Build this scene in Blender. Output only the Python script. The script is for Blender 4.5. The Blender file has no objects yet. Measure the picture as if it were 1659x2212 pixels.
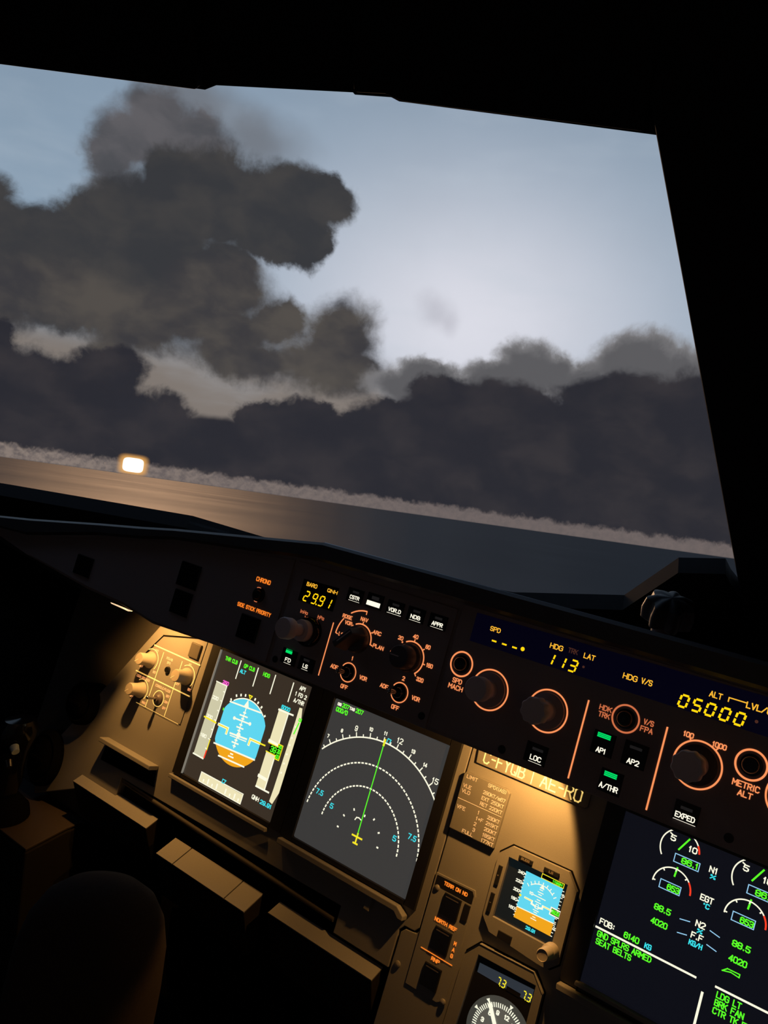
import bpy, math, random
from mathutils import Matrix, Vector

random.seed(7)
scene = bpy.context.scene
COL = scene.collection
R = math.radians

# ------------------------------------------------------------------ camera
cam_d = bpy.data.cameras.new('camera')
cam = bpy.data.objects.new('camera', cam_d)
COL.objects.link(cam)
cam_rot = Matrix(((0.79566457, -0.18891184, 0.57552603), (0.58793862, 0.01222197, -0.8088132), (0.14576033, 0.98191799, 0.12079316)))
cam.matrix_world = Matrix.Translation((0.12618, -0.73643, 1.28705)) @ cam_rot.to_4x4()
cam_d.sensor_fit = 'HORIZONTAL'
cam_d.sensor_width = 36.0
cam_d.lens = 1778.8 / 1659 * 36.0
cam_d.clip_start = 0.01
cam_d.clip_end = 300000
scene.camera = cam

scene.view_settings.view_transform = 'Standard'
scene.view_settings.look = 'None'
scene.view_settings.exposure = 0.0
scene.view_settings.gamma = 1.0
scene.view_settings.use_curve_mapping = False

def lin(c):
    return tuple(((x / 255) / 12.92 if x / 255 <= 0.04045 else ((x / 255 + 0.055) / 1.055) ** 2.4) for x in c)

# ------------------------------------------------------------------ sky (the aircraft is banked a little, so the horizon leans)
UP = Vector((-0.07574513, 0.09047752, 0.99301384))
FWD = Vector((-0.57592093, 0.8089967, -0.11764108))
RGT = Vector((0.81398879, 0.58080819, 0.00916966))
SUN_AZ, SUN_EL = -17.19, 0.72
SUN_L = 3.3

world = bpy.data.worlds.new('evening_sky')
scene.world = world
world.use_nodes = True
nt = world.node_tree
nt.nodes.clear()

class NB:
    """small helper to write node maths"""
    def __init__(s, nt): s.nt = nt
    def n(s, t, **k):
        nd = s.nt.nodes.new(t)
        for a, b in k.items(): setattr(nd, a, b)
        return nd
    def put(s, sock, v):
        if hasattr(v, 'is_output'): s.nt.links.new(v, sock)
        else: sock.default_value = v
    def m(s, op, a, b=0.0, c=0.0, clamp=False):
        nd = s.n('ShaderNodeMath', operation=op, use_clamp=clamp)
        s.put(nd.inputs[0], a); s.put(nd.inputs[1], b); s.put(nd.inputs[2], c)
        return nd.outputs[0]
    def v(s, op, a, b=(0, 0, 0)):
        nd = s.n('ShaderNodeVectorMath', operation=op)
        s.put(nd.inputs[0], a); s.put(nd.inputs[1], b)
        return nd.outputs[1] if op in ('DOT_PRODUCT', 'LENGTH') else nd.outputs[0]
    def mix(s, f, a, b):
        nd = s.n('ShaderNodeMix', data_type='RGBA')
        s.put(nd.inputs[0], f)
        s.put(nd.inputs[6], a if hasattr(a, 'is_output') else (*a, 1)); s.put(nd.inputs[7], b if hasattr(b, 'is_output') else (*b, 1))
        return nd.outputs[2]
    def step(s, x, a, b):
        nd = s.n('ShaderNodeMapRange', interpolation_type='SMOOTHSTEP')
        s.put(nd.inputs[0], x); s.put(nd.inputs[1], a); s.put(nd.inputs[2], b); s.put(nd.inputs[3], 0.0); s.put(nd.inputs[4], 1.0)
        return nd.outputs[0]
    def noise(s, vec, scale, detail=6, rough=0.55, col=False):
        nd = s.n('ShaderNodeTexNoise')
        s.put(nd.inputs['Vector'], vec); nd.inputs['Scale'].default_value = scale
        nd.inputs['Detail'].default_value = detail; nd.inputs['Roughness'].default_value = rough
        return nd.outputs['Color' if col else 'Fac']

w = NB(nt)
tc = w.n('ShaderNodeTexCoord')
d = w.v('NORMALIZE', tc.outputs['Generated'])
e_s = w.v('DOT_PRODUCT', d, tuple(UP))
a_r = w.m('ARCTAN2', w.v('DOT_PRODUCT', d, tuple(RGT)), w.v('DOT_PRODUCT', d, tuple(FWD)))
AZ = w.m('MULTIPLY', a_r, 180 / math.pi)
EL = w.m('MULTIPLY', w.m('ARCSINE', e_s), 180 / math.pi)
cx = w.n('ShaderNodeCombineXYZ')
w.put(cx.inputs[0], AZ); w.put(cx.inputs[1], EL)
P = cx.outputs[0]

def warp(vec, scale, amp, detail=7, rough=0.6):
    c = w.noise(vec, scale, detail, rough, col=True)
    o = w.v('SUBTRACT', c, (0.5, 0.5, 0.5))
    return w.v('ADD', vec, w.v('MULTIPLY', o, (amp, amp, 0)))
PW = warp(warp(P, 0.16, 3.2, 4, 0.5), 0.75, 1.5, 6, 0.62)
PS = warp(P, 0.16, 3.4, 5, 0.55)
fine = w.m('SUBTRACT', w.noise(P, 0.9, 7, 0.65), 0.5)

def cloud(blobs, vec, lo, hi, rough=0.0):
    acc = None
    for (x, y, rx, ry) in blobs:
        q = w.v('MULTIPLY', w.v('SUBTRACT', vec, (x, y, 0)), (1 / rx, 1 / ry, 0))
        k = w.m('SUBTRACT', 1.0, w.v('LENGTH', q))
        acc = k if acc is None else w.m('SMOOTH_MAX', acc, k, 0.3)
    if rough: acc = w.m('ADD', acc, w.m('MULTIPLY', fine, rough))
    return w.step(acc, lo, hi), acc

# clear evening air: blue-grey overhead, paler towards the light
glow_d = w.v('LENGTH', w.v('MULTIPLY', w.v('SUBTRACT', P, (4.0, 13.0, 0)), (1 / 13.5, 1 / 9.4, 0)))
glow = w.m('POWER', 2.718, w.m('MULTIPLY', w.m('MULTIPLY', glow_d, glow_d), -1.0))
sky = w.mix(w.step(EL, 12, 60), lin((142, 162, 182)), lin((86, 104, 128)))
sky = w.mix(glow, sky, lin((222, 222, 232)))
sky = w.mix(w.m('MULTIPLY', w.step(EL, 10.8, 7.2), 0.92), sky, lin((128, 116, 106)))
streak = w.noise(w.v('MULTIPLY', P, (0.10, 0.35, 0)), 1.0, 4, 0.5)
sky = w.mix(w.m('MULTIPLY', w.step(streak, 0.45, 0.8), 0.25), sky, lin((190, 200, 212)))

tone = w.noise(warp(w.v('MULTIPLY', P, (0.8, 1.15, 0)), 0.3, 2.5, 4, 0.5), 0.26, 5, 0.5)
T = [(-19.62, 20.6, 3.4, 2.7), (-21.2, 19.4, 1.9, 2.8), (-19.03, 22.6, 2.6, 1.9), (-20.49, 16.81, 2.52, 2.42), (-16.28, 21.6, 3.0, 2.0)]
H = [(-12.09, 22.6, 5.6, 2.8), (-16.51, 23.83, 5.0, 2.2)]
A = [(-13.89, 18.83, 4.81, 3.23), (-9.57, 19.37, 4.34, 2.72), (-6.9, 20.0, 2.2, 1.7), (-9.8, 16.73, 3.71, 1.71), (-7.31, 17.16, 1.6, 2.1), (-16.93, 18.75, 2.62, 2.56), (-18.84, 15.5, 5.71, 3.04), (-21.7, 15.0, 3.3, 2.2), (-24.27, 13.4, 3.44, 2.43), (-23.98, 11.46, 5.32, 3.32), (-18.37, 12.12, 7.47, 3.44), (-28.0, 14.2, 2.4, 3.4), (-30.77, 13.81, 3.53, 3.8), (-13.22, 14.6, 2.4, 2.0)]
C = [(-4.9, 11.2, 3.3, 2.9), (-5.6, 9.0, 4.9, 2.5), (-9.2, 11.4, 2.8, 2.3), (-3.4, 9.0, 2.8, 2.0), (-8.2, 12.4, 1.6, 1.5), (-12.03, 10.32, 3.97, 2.25), (-15.16, 10.66, 5.94, 2.36), (-13.2, 13.0, 4.2, 2.9), (-22.49, 10.8, 6.53, 2.1), (-26.89, 9.4, 3.04, 2.0), (-34, 10, 6, 4), (-17.6, 9.2, 3.6, 1.7), (-11.0, 8.5, 5.0, 1.6), (-19.3, 8.0, 2.0, 1.3)]
L = [(8.47, 10.86, 2.9, 2.5), (10.51, 10.92, 2.1, 1.8), (15.44, 11.83, 3.4, 2.5), (18.25, 10.71, 2.6, 2.4), (4.62, 8.9, 3.6, 1.7), (0.9, 8.6, 4.0, 1.7), (12.6, 10.5, 2.5, 1.9), (6.2, 9.8, 3.0, 1.9), (2.0, 9.5, 3.2, 1.5), (20.5, 10.8, 2.6, 2.2), (26, 10, 6, 3), (38, 9, 8, 4)]
B = [(-19.5, 6.9, 2.4, 1.6), (-24.7, 4.35, 5.27, 3.15), (-20.66, 5.2, 3.35, 2.3), (-16.37, 3.8, 3.23, 2.1), (-26.61, 6.87, 1.53, 1.67), (-6.8, 4.71, 2.83, 2.04), (-9.06, 4.85, 2.33, 1.5), (-5.31, 5.4, 1.6, 1.1), (-3.3, 4.54, 2.2, 1.7), (4.53, 7.0, 4.4, 3.1), (8.35, 7.24, 4.4, 2.8), (14.98, 8.4, 5.4, 3.0), (19.1, 8.5, 4.0, 3.1), (0.54, 5.43, 4.4, 2.4), (2.99, 8.6, 2.4, 1.4), (10, 4.5, 9, 4.0), (20, 5.0, 9, 4.5), (28, 7, 8, 4), (42, 6, 10, 5), (-36, 5, 9, 4)]
G = [(1.6, 13.92, 1.9, 1.7), (2.49, 13.42, 1.2, 1.5)]

h, _ = cloud(H, PS, 0.0, 0.9)
sky = w.mix(w.m('MULTIPLY', h, 0.85), sky, lin((112, 116, 124)))
g, _ = cloud(G, PS, 0.0, 0.9)
sky = w.mix(w.m('MULTIPLY', g, 0.32), sky, lin((150, 146, 158)))
far = w.step(w.noise(w.v('MULTIPLY', P, (0.05, 0.10, 0)), 1.0, 6, 0.55), 0.5, 0.62)
far = w.m('MULTIPLY', far, w.m('MULTIPLY', w.step(w.m('ABSOLUTE', AZ), 34, 48), w.step(EL, 70, 30)))
sky = w.mix(far, sky, w.mix(tone, lin((60, 60, 63)), lin((104, 102, 104))))
m, k = cloud(T, PW, -0.1, 0.5, 0.22)
sky = w.mix(m, sky, w.mix(w.step(tone, 0.35, 0.65), lin((78, 79, 84)), lin((98, 96, 100))))
m, k = cloud(A, PW, -0.06, 0.28, 0.2)
sky = w.mix(m, sky, w.mix(w.step(tone, 0.38, 0.68), lin((57, 58, 62)), lin((70, 68, 68))))
m, k = cloud(C, PW, -0.14, 0.5, 0.28)
sky = w.mix(m, sky, w.mix(w.step(tone, 0.35, 0.66), lin((60, 59, 63)), lin((85, 80, 76))))
m, k = cloud(L, PW, -0.08, 0.32, 0.2)
sky = w.mix(m, sky, w.mix(w.step(k, 0.05, 0.55), lin((136, 134, 136)), lin((94, 93, 96))))
m, k = cloud(B, PW, -0.05, 0.24, 0.24)
low = w.step(w.m('ADD', EL, w.m('MULTIPLY', w.m('SUBTRACT', tone, 0.5), 1.6)), 5.0, 4.3)
m = w.m('MAXIMUM', m, low)
sky = w.mix(m, sky, w.mix(w.step(tone, 0.38, 0.72), lin((44, 44, 51)), lin((57, 54, 58))))
# bright clearance under the cloud base, with a ragged upper edge
rag = w.noise(w.v('MULTIPLY', P, (1.1, 0.9, 0)), 1.0, 6, 0.62)
edge = w.m('ADD', 0.35, w.m('MULTIPLY', rag, 1.3))
clear = w.step(w.m('SUBTRACT', edge, EL), 0.0, 0.42)
bandc = w.mix(w.step(AZ, -30, 8), lin((140, 126, 118)), lin((112, 101, 99)))
bandc = w.mix(w.step(w.noise(P, 2.2, 4, 0.6), 0.35, 0.7), bandc, lin((104, 95, 94)))
sky = w.mix(clear, sky, bandc)
sq = w.v('MULTIPLY', w.v('SUBTRACT', P, (SUN_AZ, 0.62, 0)), (1 / 0.66, 1 / 0.47, 0))
sq = w.v('MULTIPLY', w.v('MULTIPLY', sq, sq), w.v('MULTIPLY', sq, sq))
sd = w.m('POWER', w.v('DOT_PRODUCT', sq, (1, 1, 0)), 0.25)
halo = w.step(sd, 1.7, 0.95)
sky = w.mix(w.m('MULTIPLY', halo, 0.7), sky, lin((255, 186, 100)))
sky = w.mix(w.step(sd, 1.06, 0.86), sky, (3.2, 3.0, 2.6))
sky = w.mix(w.step(EL, 0.05, -0.15), sky, lin((46, 48, 54)))
bg = w.n('ShaderNodeBackground')
w.put(bg.inputs[0], sky)
bg.inputs[1].default_value = 1.0
world.cycles.sampling_method = 'MANUAL'
world.cycles.sample_map_resolution = 512
wo = w.n('ShaderNodeOutputWorld')
nt.links.new(bg.outputs[0], wo.inputs[0])

# low warm sun just above the sea, its glow widened by haze (brightest at the centre)
az, el = R(SUN_AZ + 1.0), R(2.0)
sdir = (FWD * math.cos(az) + RGT * math.sin(az)) * math.cos(el) + UP * math.sin(el)
for rad, wt in ((2.0, 1.5), (3.5, 1.4), (5.0, 1.3), (6.5, 1.1), (8.0, 0.9), (9.5, 0.7), (11.0, 0.5), (13.0, 0.35), (15.5, 0.18), (18.0, 0.09)):
    sd_ = bpy.data.lights.new('sun', 'SUN')
    sd_.energy = SUN_L * wt * math.pi * math.sin(R(rad)) ** 2
    sd_.color = (1.0, 0.58, 0.32)
    sd_.angle = R(2 * rad)
    sun = bpy.data.objects.new('sun', sd_)
    COL.objects.link(sun)
    sun.rotation_euler = sdir.to_track_quat('Z', 'Y').to_euler()

# ------------------------------------------------------------------ materials
MATS = {}
def mat(name, color, rough=0.5, metal=0.0, spec=0.5, grain=0.0, gscale=400.0, emit=None, estr=1.0):
    if name in MATS: return MATS[name]
    m = bpy.data.materials.new(name)
    m.use_nodes = True
    b = NB(m.node_tree)
    p = m.node_tree.nodes['Principled BSDF']
    p.inputs['Roughness'].default_value = rough
    p.inputs['Metallic'].default_value = metal
    p.inputs['Specular IOR Level'].default_value = spec
    t = b.n('ShaderNodeTexCoord')
    if grain > 0:
        f = b.noise(t.outputs['Object'], gscale, 4, 0.6)
        c = b.mix(f, tuple(x * (1 - grain) for x in color), tuple(min(1, x * (1 + grain)) for x in color))
        b.put(p.inputs['Base Color'], c)
        bp = b.n('ShaderNodeBump'); bp.inputs['Strength'].default_value = 0.15; bp.inputs['Distance'].default_value = 0.0004
        b.put(bp.inputs['Height'], f); b.put(p.inputs['Normal'], bp.outputs[0])
    else:
        p.inputs['Base Color'].default_value = (*color, 1)
    if emit is not None:
        p.inputs['Emission Color'].default_value = (*lin(emit), 1)
        p.inputs['Emission Strength'].default_value = estr
    MATS[name] = m
    return m

def glow_mat(name, c, s=1.0, base=0.02):
    return mat(name, (base, base, base), 0.5, emit=c, estr=s)

panel = mat('panel_grey', (0.25, 0.245, 0.24), 0.62, grain=0.12, gscale=900)
face = mat('glareshield_face_grey', (0.33, 0.275, 0.285), 0.65, grain=0.15, gscale=900)
pad = mat('glareshield_pad', (0.07, 0.065, 0.068), 0.4, grain=0.25, gscale=700)
black = mat('black_plastic', (0.012, 0.012, 0.014), 0.45)
matt = mat('matt_black', (0.006, 0.006, 0.007), 0.95, spec=0.0)
gloss = mat('gloss_black', (0.008, 0.008, 0.01), 0.12)
knobm = mat('knob_grey', (0.76, 0.65, 0.69), 0.6, grain=0.08, gscale=1500)
knobw = mat('knob_ivory', (0.42, 0.38, 0.34), 0.5, grain=0.06, gscale=1500)
knobd = mat('knob_dark', (0.10, 0.085, 0.095), 0.5)
metal = mat('lever_metal', (0.35, 0.34, 0.35), 0.25, metal=1.0)
screwm = mat('screw_metal', (0.45, 0.42, 0.38), 0.4, metal=0.6)
lining = mat('dark_lining', (0.022, 0.022, 0.024), 0.85, grain=0.2, gscale=60, spec=0.2)
rear = mat('rear_lining', (0.72, 0.70, 0.70), 0.8, grain=0.2, gscale=40, spec=0.2)
frame_m = mat('window_frame_black', (0.010, 0.010, 0.011), 0.8, grain=0.3, gscale=90, spec=0.15)
cloth = mat('dark_padding', (0.055, 0.042, 0.038), 0.95, grain=0.35, gscale=700, spec=0.1)
shade_black = mat('black_rubber', (0.02, 0.017, 0.015), 0.85, grain=0.2, gscale=500, spec=0.15)  # near-black that paints shade onto ledge fronts and console sides
plate_m = mat('placard_grey', (0.20, 0.195, 0.185), 0.55, grain=0.08, gscale=900)

ORANGE = glow_mat('lit_orange', (255, 150, 92), 1.0)
ORANGE2 = glow_mat('lit_orange_deep', (255, 132, 40), 1.0)
ORDIM = glow_mat('lit_orange_dim', (222, 120, 76), 0.85)
YEL = glow_mat('digit_yellow', (255, 205, 12), 1.15)
AMB = glow_mat('digit_amber', (255, 186, 52), 1.0)
WHITE = glow_mat('legend_white', (255, 248, 226), 1.1)
GREENB = glow_mat('bar_green', (0, 226, 104), 1.0)
DIM = glow_mat('legend_off', (34, 32, 32), 0.6)
S_WHITE = glow_mat('symbol_white', (255, 252, 226), 1.0)
S_GREEN = glow_mat('symbol_green', (92, 255, 40), 1.0)
S_CYAN = glow_mat('symbol_cyan', (60, 226, 236), 1.0)
S_MAG = glow_mat('symbol_magenta', (255, 96, 214), 1.0)
S_YEL = glow_mat('symbol_yellow', (250, 232, 40), 1.0)
S_RED = glow_mat('symbol_red', (255, 62, 36), 1.0)
S_LBLUE = glow_mat('symbol_light_blue', (150, 205, 240), 1.0)
S_SKY = glow_mat('symbol_sky_blue', (92, 214, 240), 1.0)
S_GND = glow_mat('symbol_ground_ochre', (240, 164, 26), 1.0)
S_TAPE = glow_mat('symbol_tape_grey', (204, 200, 168), 1.0)
S_TAPE2 = glow_mat('symbol_tape_cream', (238, 228, 184), 1.0)
BG_PFD = mat('screen_brown', (0.012, 0.011, 0.010), 0.2, emit=(60, 50, 40), estr=0.9)
BG_ND = mat('screen_grey', (0.012, 0.012, 0.012), 0.2, emit=(60, 59, 58), estr=0.95)
BG_EWD = mat('screen_navy', (0.012, 0.012, 0.014), 0.2, emit=(15, 16, 24), estr=0.8)
BG_FCU = mat('readout_navy', (0.006, 0.006, 0.014), 0.2, emit=(6, 4, 30), estr=0.35)
BG_BLK = mat('readout_black', (0.006, 0.005, 0.004), 0.25)
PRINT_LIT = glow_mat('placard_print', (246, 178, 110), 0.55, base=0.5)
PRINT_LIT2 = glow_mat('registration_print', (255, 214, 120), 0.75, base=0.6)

# ------------------------------------------------------------------ mesh builder (millimetres in the plane of a panel: u right, v up, w out of the panel)
FONT = {
 'A': '00 4c 80|14 74', 'B': '00 0c 5c 7a 78 66 06|66 84 82 60 00', 'C': '82 60 20 02 0a 2c 6c 8a', 'D': '00 0c 5c 89 83 50 00',
 'E': '80 00 0c 8c|06 66', 'F': '00 0c 8c|06 66', 'G': '8a 6c 2c 0a 02 20 60 82 86 56', 'H': '00 0c|80 8c|06 86', 'I': '40 4c',
 'J': '02 20 50 72 7c', 'K': '00 0c|8c 05|37 80', 'L': '0c 00 80', 'M': '00 0c 45 8c 80', 'N': '00 0c 80 8c',
 'O': '20 02 0a 2c 6c 8a 82 60 20', 'P': '00 0c 6c 8a 88 66 06', 'Q': '20 02 0a 2c 6c 8a 82 60 20|53 80', 'R': '00 0c 6c 8a 88 66 06|46 80',
 'S': '02 20 60 82 84 66 26 08 0a 2c 6c 8a', 'T': '40 4c|0c 8c', 'U': '0c 02 20 60 82 8c', 'V': '0c 40 8c', 'W': '0c 20 48 60 8c',
 'X': '00 8c|0c 80', 'Y': '0c 46 8c|46 40', 'Z': '0c 8c 00 80',
 '0': '20 02 0a 2c 6c 8a 82 60 20', '1': '19 4c 40', '2': '0a 2c 6c 8a 88 00 80', '3': '0a 2c 6c 8a 88 66 36|66 84 82 60 20 02',
 '4': '60 6c 03 83', '5': '8c 1c 07 57 85 82 60 20 02', '6': '8a 6c 2c 0a 02 20 60 82 85 67 27 05', '7': '0c 8c 30',
 '8': '26 08 0a 2c 6c 8a 88 66 26 04 02 20 60 82 84 66', '9': '02 20 60 82 8a 6c 2c 0a 07 25 65 87',
 '.': '40 41', '-': '16 76', '+': '16 76|43 49', '/': '00 8c', ':': '42 43|48 49', '(': '60 33 39 6c', ')': '20 53 59 2c', '|': '40 4c',
 '*': '29 2b 4b 49 29', 'i': '40 48|4b 4c', 'n': '00 08|06 28 58 76 70', 'g': '70 88 28 06 02 20 60 82|8880', 'h': '00 0c|06 28 58 76 70',
 'a': '80 88 28 06 02 20 60 82', 'm': '00 08 28 46 40|46 68 88 80', '=': '14 74|18 78', '%': '00 8c|09 0b 2b 29 09|61 63 83 81 61',
}
FONT['g'] = '82 60 20 02 06 28 88 80|80 6'.split('|')[0]
NARROW = {'I': 0.35, '.': 0.35, ':': 0.4, '1': 0.62, 'i': 0.35, '|': 0.5, ' ': 0.7, '-': 0.8, '(': 0.5, ')': 0.5, '*': 0.5, 'L': 0.85, 'J': 0.85, 'M': 1.15, 'W': 1.15}

class MB:
    def __init__(s, ox=0.0, oy=0.0):
        s.v = []; s.f = []; s.ox = ox; s.oy = oy
        s.marks = []; s.depth = 0
    def mark(s):
        if s.depth == 0: s.marks.append((len(s.v), len(s.f)))
    def add(s, pts, faces):
        o = len(s.v)
        s.v += [((p[0] - s.ox) * .001, (p[1] - s.oy) * .001, p[2] * .001) for p in pts]
        s.f += [tuple(i + o for i in f) for f in faces]
    def box(s, u0, v0, u1, v1, w0, w1, inset=0.0):
        i = inset
        s.add([(u0, v0, w0), (u1, v0, w0), (u1, v1, w0), (u0, v1, w0), (u0 + i, v0 + i, w1), (u1 - i, v0 + i, w1), (u1 - i, v1 - i, w1), (u0 + i, v1 - i, w1)],
              [(3, 2, 1, 0), (4, 5, 6, 7), (0, 1, 5, 4), (1, 2, 6, 5), (2, 3, 7, 6), (3, 0, 4, 7)])
    def poly(s, pts, w0, w1):
        n = len(pts)
        ar = sum(pts[i][0] * pts[(i + 1) % n][1] - pts[(i + 1) % n][0] * pts[i][1] for i in range(n))
        if ar < 0: pts = list(reversed(pts))
        s.add([(p[0], p[1], w0) for p in pts] + [(p[0], p[1], w1) for p in pts],
              [tuple(range(n - 1, -1, -1)), tuple(range(n, 2 * n))] + [(i, (i + 1) % n, n + (i + 1) % n, n + i) for i in range(n)])
    def flat(s, pts, w):
        n = len(pts)
        ar = sum(pts[i][0] * pts[(i + 1) % n][1] - pts[(i + 1) % n][0] * pts[i][1] for i in range(n))
        if ar < 0: pts = list(reversed(pts))
        s.add([(p[0], p[1], w) for p in pts], [tuple(range(n))])
    def rect(s, u0, v0, u1, v1, w): s.flat([(u0, v0), (u1, v0), (u1, v1), (u0, v1)], w)
    def seg(s, a, b, lw, w, cap=True):
        dx, dy = b[0] - a[0], b[1] - a[1]
        l = math.hypot(dx, dy) or 1e-6
        tx, ty = dx / l * lw / 2, dy / l * lw / 2
        e = 1 if cap else 0
        a = (a[0] - tx * e, a[1] - ty * e); b = (b[0] + tx * e, b[1] + ty * e)
        s.flat([(a[0] + ty, a[1] - tx), (b[0] + ty, b[1] - tx), (b[0] - ty, b[1] + tx), (a[0] - ty, a[1] + tx)], w)
    def line(s, pts, lw, w, cap=True):
        for a, b in zip(pts, pts[1:]): s.seg(a, b, lw, w, cap)
    def arc(s, cu, cv, r, lw, a0, a1, w, n=None, w1=None):
        n = n or max(6, int(abs(a1 - a0) / 6))
        ri, ro = r - lw / 2, r + lw / 2
        pts = []; fs = []
        for i in range(n + 1):
            a = R(a0 + (a1 - a0) * i / n)
            pts += [(cu + ri * math.cos(a), cv + ri * math.sin(a), w), (cu + ro * math.cos(a), cv + ro * math.sin(a), w)]
        for i in range(n):
            q = (2 * i, 2 * i + 1, 2 * i + 3, 2 * i + 2)
            fs.append(q if a1 > a0 else q[::-1])
        s.add(pts, fs)
    def disc(s, cu, cv, r, w, n=24, rv=None):
        rv = rv or r
        s.flat([(cu + r * math.cos(2 * math.pi * i / n), cv + rv * math.sin(2 * math.pi * i / n)) for i in range(n)], w)
    def text(s, t, u0, v0, width, h, lw, w):
        adv = [NARROW.get(c, 1.0) for c in t]
        gap = 0.36
        tot = sum(adv) + gap * (len(t) - 1)
        k = (width - lw) / tot
        x = u0 + lw / 2; v0 = v0 + lw / 2; hh = h - lw
        for c, a in zip(t, adv):
            g = FONT.get(c)
            if g:
                for st in g.split('|'):
                    pt = []
                    for q in st.split():
                        gx = int(q[0], 16) / 8; gy = int(q[1], 16) / 12
                        if c in 'Ii.:|': gx = 0.5
                        pt.append((x + gx * a * k, v0 + gy * hh))
                    s.line(pt, lw, w)
            x += (a + gap) * k
    def seg7(s, ch, u, v, wd, h, lw, w, slant=0.2):
        S = {'0': 'abcdef', '1': 'bc', '2': 'abged', '3': 'abgcd', '4': 'fgbc', '5': 'afgcd', '6': 'afgedc', '7': 'abc', '8': 'abcdefg', '9': 'abcdfg', '-': 'g'}[ch]
        m = lw * 0.34
        q = {'a': ((0, h), (wd, h)), 'b': ((wd, h), (wd, h / 2)), 'c': ((wd, h / 2), (wd, 0)), 'd': ((0, 0), (wd, 0)), 'e': ((0, h / 2), (0, 0)), 'f': ((0, h), (0, h / 2)), 'g': ((0, h / 2), (wd, h / 2))}
        for k in S:
            (x0, y0), (x1, y1) = q[k]
            l = math.hypot(x1 - x0, y1 - y0); tx, ty = (x1 - x0) / l * m, (y1 - y0) / l * m
            a = (x0 + tx, y0 + ty); b = (x1 - tx, y1 - ty)
            s.seg((u + a[0] + a[1] * slant, v + a[1]), (u + b[0] + b[1] * slant, v + b[1]), lw, w, cap=False)
    def lathe(s, cu, cv, prof, n=32, lobes=0, amp=0.0, lobe_from=0):
        pts = []; fs = []
        for j, (r, ww) in enumerate(prof):
            for i in range(n):
                a = 2 * math.pi * i / n
                rr = r
                if lobes and j >= lobe_from and r > 0.01: rr = r * (1 + amp * math.cos(lobes * a))
                pts.append((cu + rr * math.cos(a), cv + rr * math.sin(a), ww))
        m = len(prof)
        for j in range(m - 1):
            for i in range(n):
                k = (i + 1) % n
                fs.append((j * n + i, j * n + k, (j + 1) * n + k, (j + 1) * n + i))
        fs.append(tuple(range((m - 1) * n, m * n)))
        fs.append(tuple(range(n - 1, -1, -1)))
        s.add(pts, fs)
    def tube(s, a, b, ra, rb, n=12):
        a = Vector(a); b = Vector(b); z = (b - a).normalized()
        x = z.orthogonal().normalized(); y = z.cross(x)
        pts = [tuple(p + (x * math.cos(t) + y * math.sin(t)) * r) for p, r in ((a, ra), (b, rb)) for t in [2 * math.pi * i / n for i in range(n)]]
        s.add(pts, [(i, (i + 1) % n, n + (i + 1) % n, n + i) for i in range(n)] + [tuple(range(n - 1, -1, -1)), tuple(range(n, 2 * n))])
    def ball(s, c, r, n=12, sv=1.0):
        pts = []; fs = []
        m = n // 2
        for j in range(1, m):
            t = math.pi * j / m
            for i in range(n):
                p = 2 * math.pi * i / n
                pts.append((c[0] + r * math.sin(t) * math.cos(p), c[1] + r * math.sin(t) * math.sin(p), c[2] + r * sv * math.cos(t)))
        for j in range(m - 2):
            for i in range(n):
                k = (i + 1) % n
                fs.append((j * n + k, j * n + i, (j + 1) * n + i, (j + 1) * n + k))
        fs.append(tuple(range(n))); fs.append(tuple(range((m - 1) * n - 1, (m - 2) * n - 1, -1)))
        s.add(pts, fs)
    def build(s, name, material, parent=None, smooth=False, bevel=0.0, label=None):
        me = bpy.data.meshes.new(name)
        me.from_pydata(s.v, [], s.f)
        me.materials.append(material)
        if smooth:
            me.polygons.foreach_set('use_smooth', [True] * len(me.polygons))
            me.set_sharp_from_angle(angle=R(40))
        me.update()
        o = bpy.data.objects.new(name, me)
        COL.objects.link(o)
        o.parent = parent
        if bevel:
            b = o.modifiers.new('bevel', 'BEVEL'); b.width = bevel * .001; b.segments = 2; b.limit_method = 'ANGLE'; b.angle_limit = R(50)
        if label: o['label'] = label
        return o

def _wrap(nm):
    fn = getattr(MB, nm)
    def g(self, *a, **k):
        self.mark(); self.depth += 1
        r_ = fn(self, *a, **k)
        self.depth -= 1
        return r_
    setattr(MB, nm, g)
for _n in ('flat', 'rect', 'seg', 'line', 'arc', 'disc', 'text', 'seg7', 'box', 'poly', 'lathe', 'tube', 'ball'): _wrap(_n)

def clusters(b):
    """groups of primitives whose outlines touch"""
    mk = b.marks + [(len(b.v), len(b.f))]
    items = []
    for (v0, f0), (v1, f1) in zip(mk, mk[1:]):
        vs = b.v[v0:v1]
        if vs: items.append([[min(p[0] for p in vs), min(p[1] for p in vs), max(p[0] for p in vs), max(p[1] for p in vs)], [(v0, v1, f0, f1)]])
    e = 0.0005
    merged = True
    while merged:
        merged = False
        out = []
        for bx, it in items:
            for o in out:
                q = o[0]
                if bx[0] < q[2] + e and bx[2] > q[0] - e and bx[1] < q[3] + e and bx[3] > q[1] - e:
                    o[0] = [min(bx[0], q[0]), min(bx[1], q[1]), max(bx[2], q[2]), max(bx[3], q[3])]; o[1] += it; merged = True
                    break
            else: out.append([bx, list(it)])
        items = out
    return items

def sub(b, its):
    n = MB()
    for v0, v1, f0, f1 in its:
        o = len(n.v) - v0
        n.v += b.v[v0:v1]; n.f += [tuple(i + o for i in f) for f in b.f[f0:f1]]
    return n

def tag(o, label=None, cat=None, group=None, kind=None):
    if label: o['label'] = label
    if cat: o['category'] = cat
    if group: o['group'] = group
    if kind: o['kind'] = kind
    return o

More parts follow.
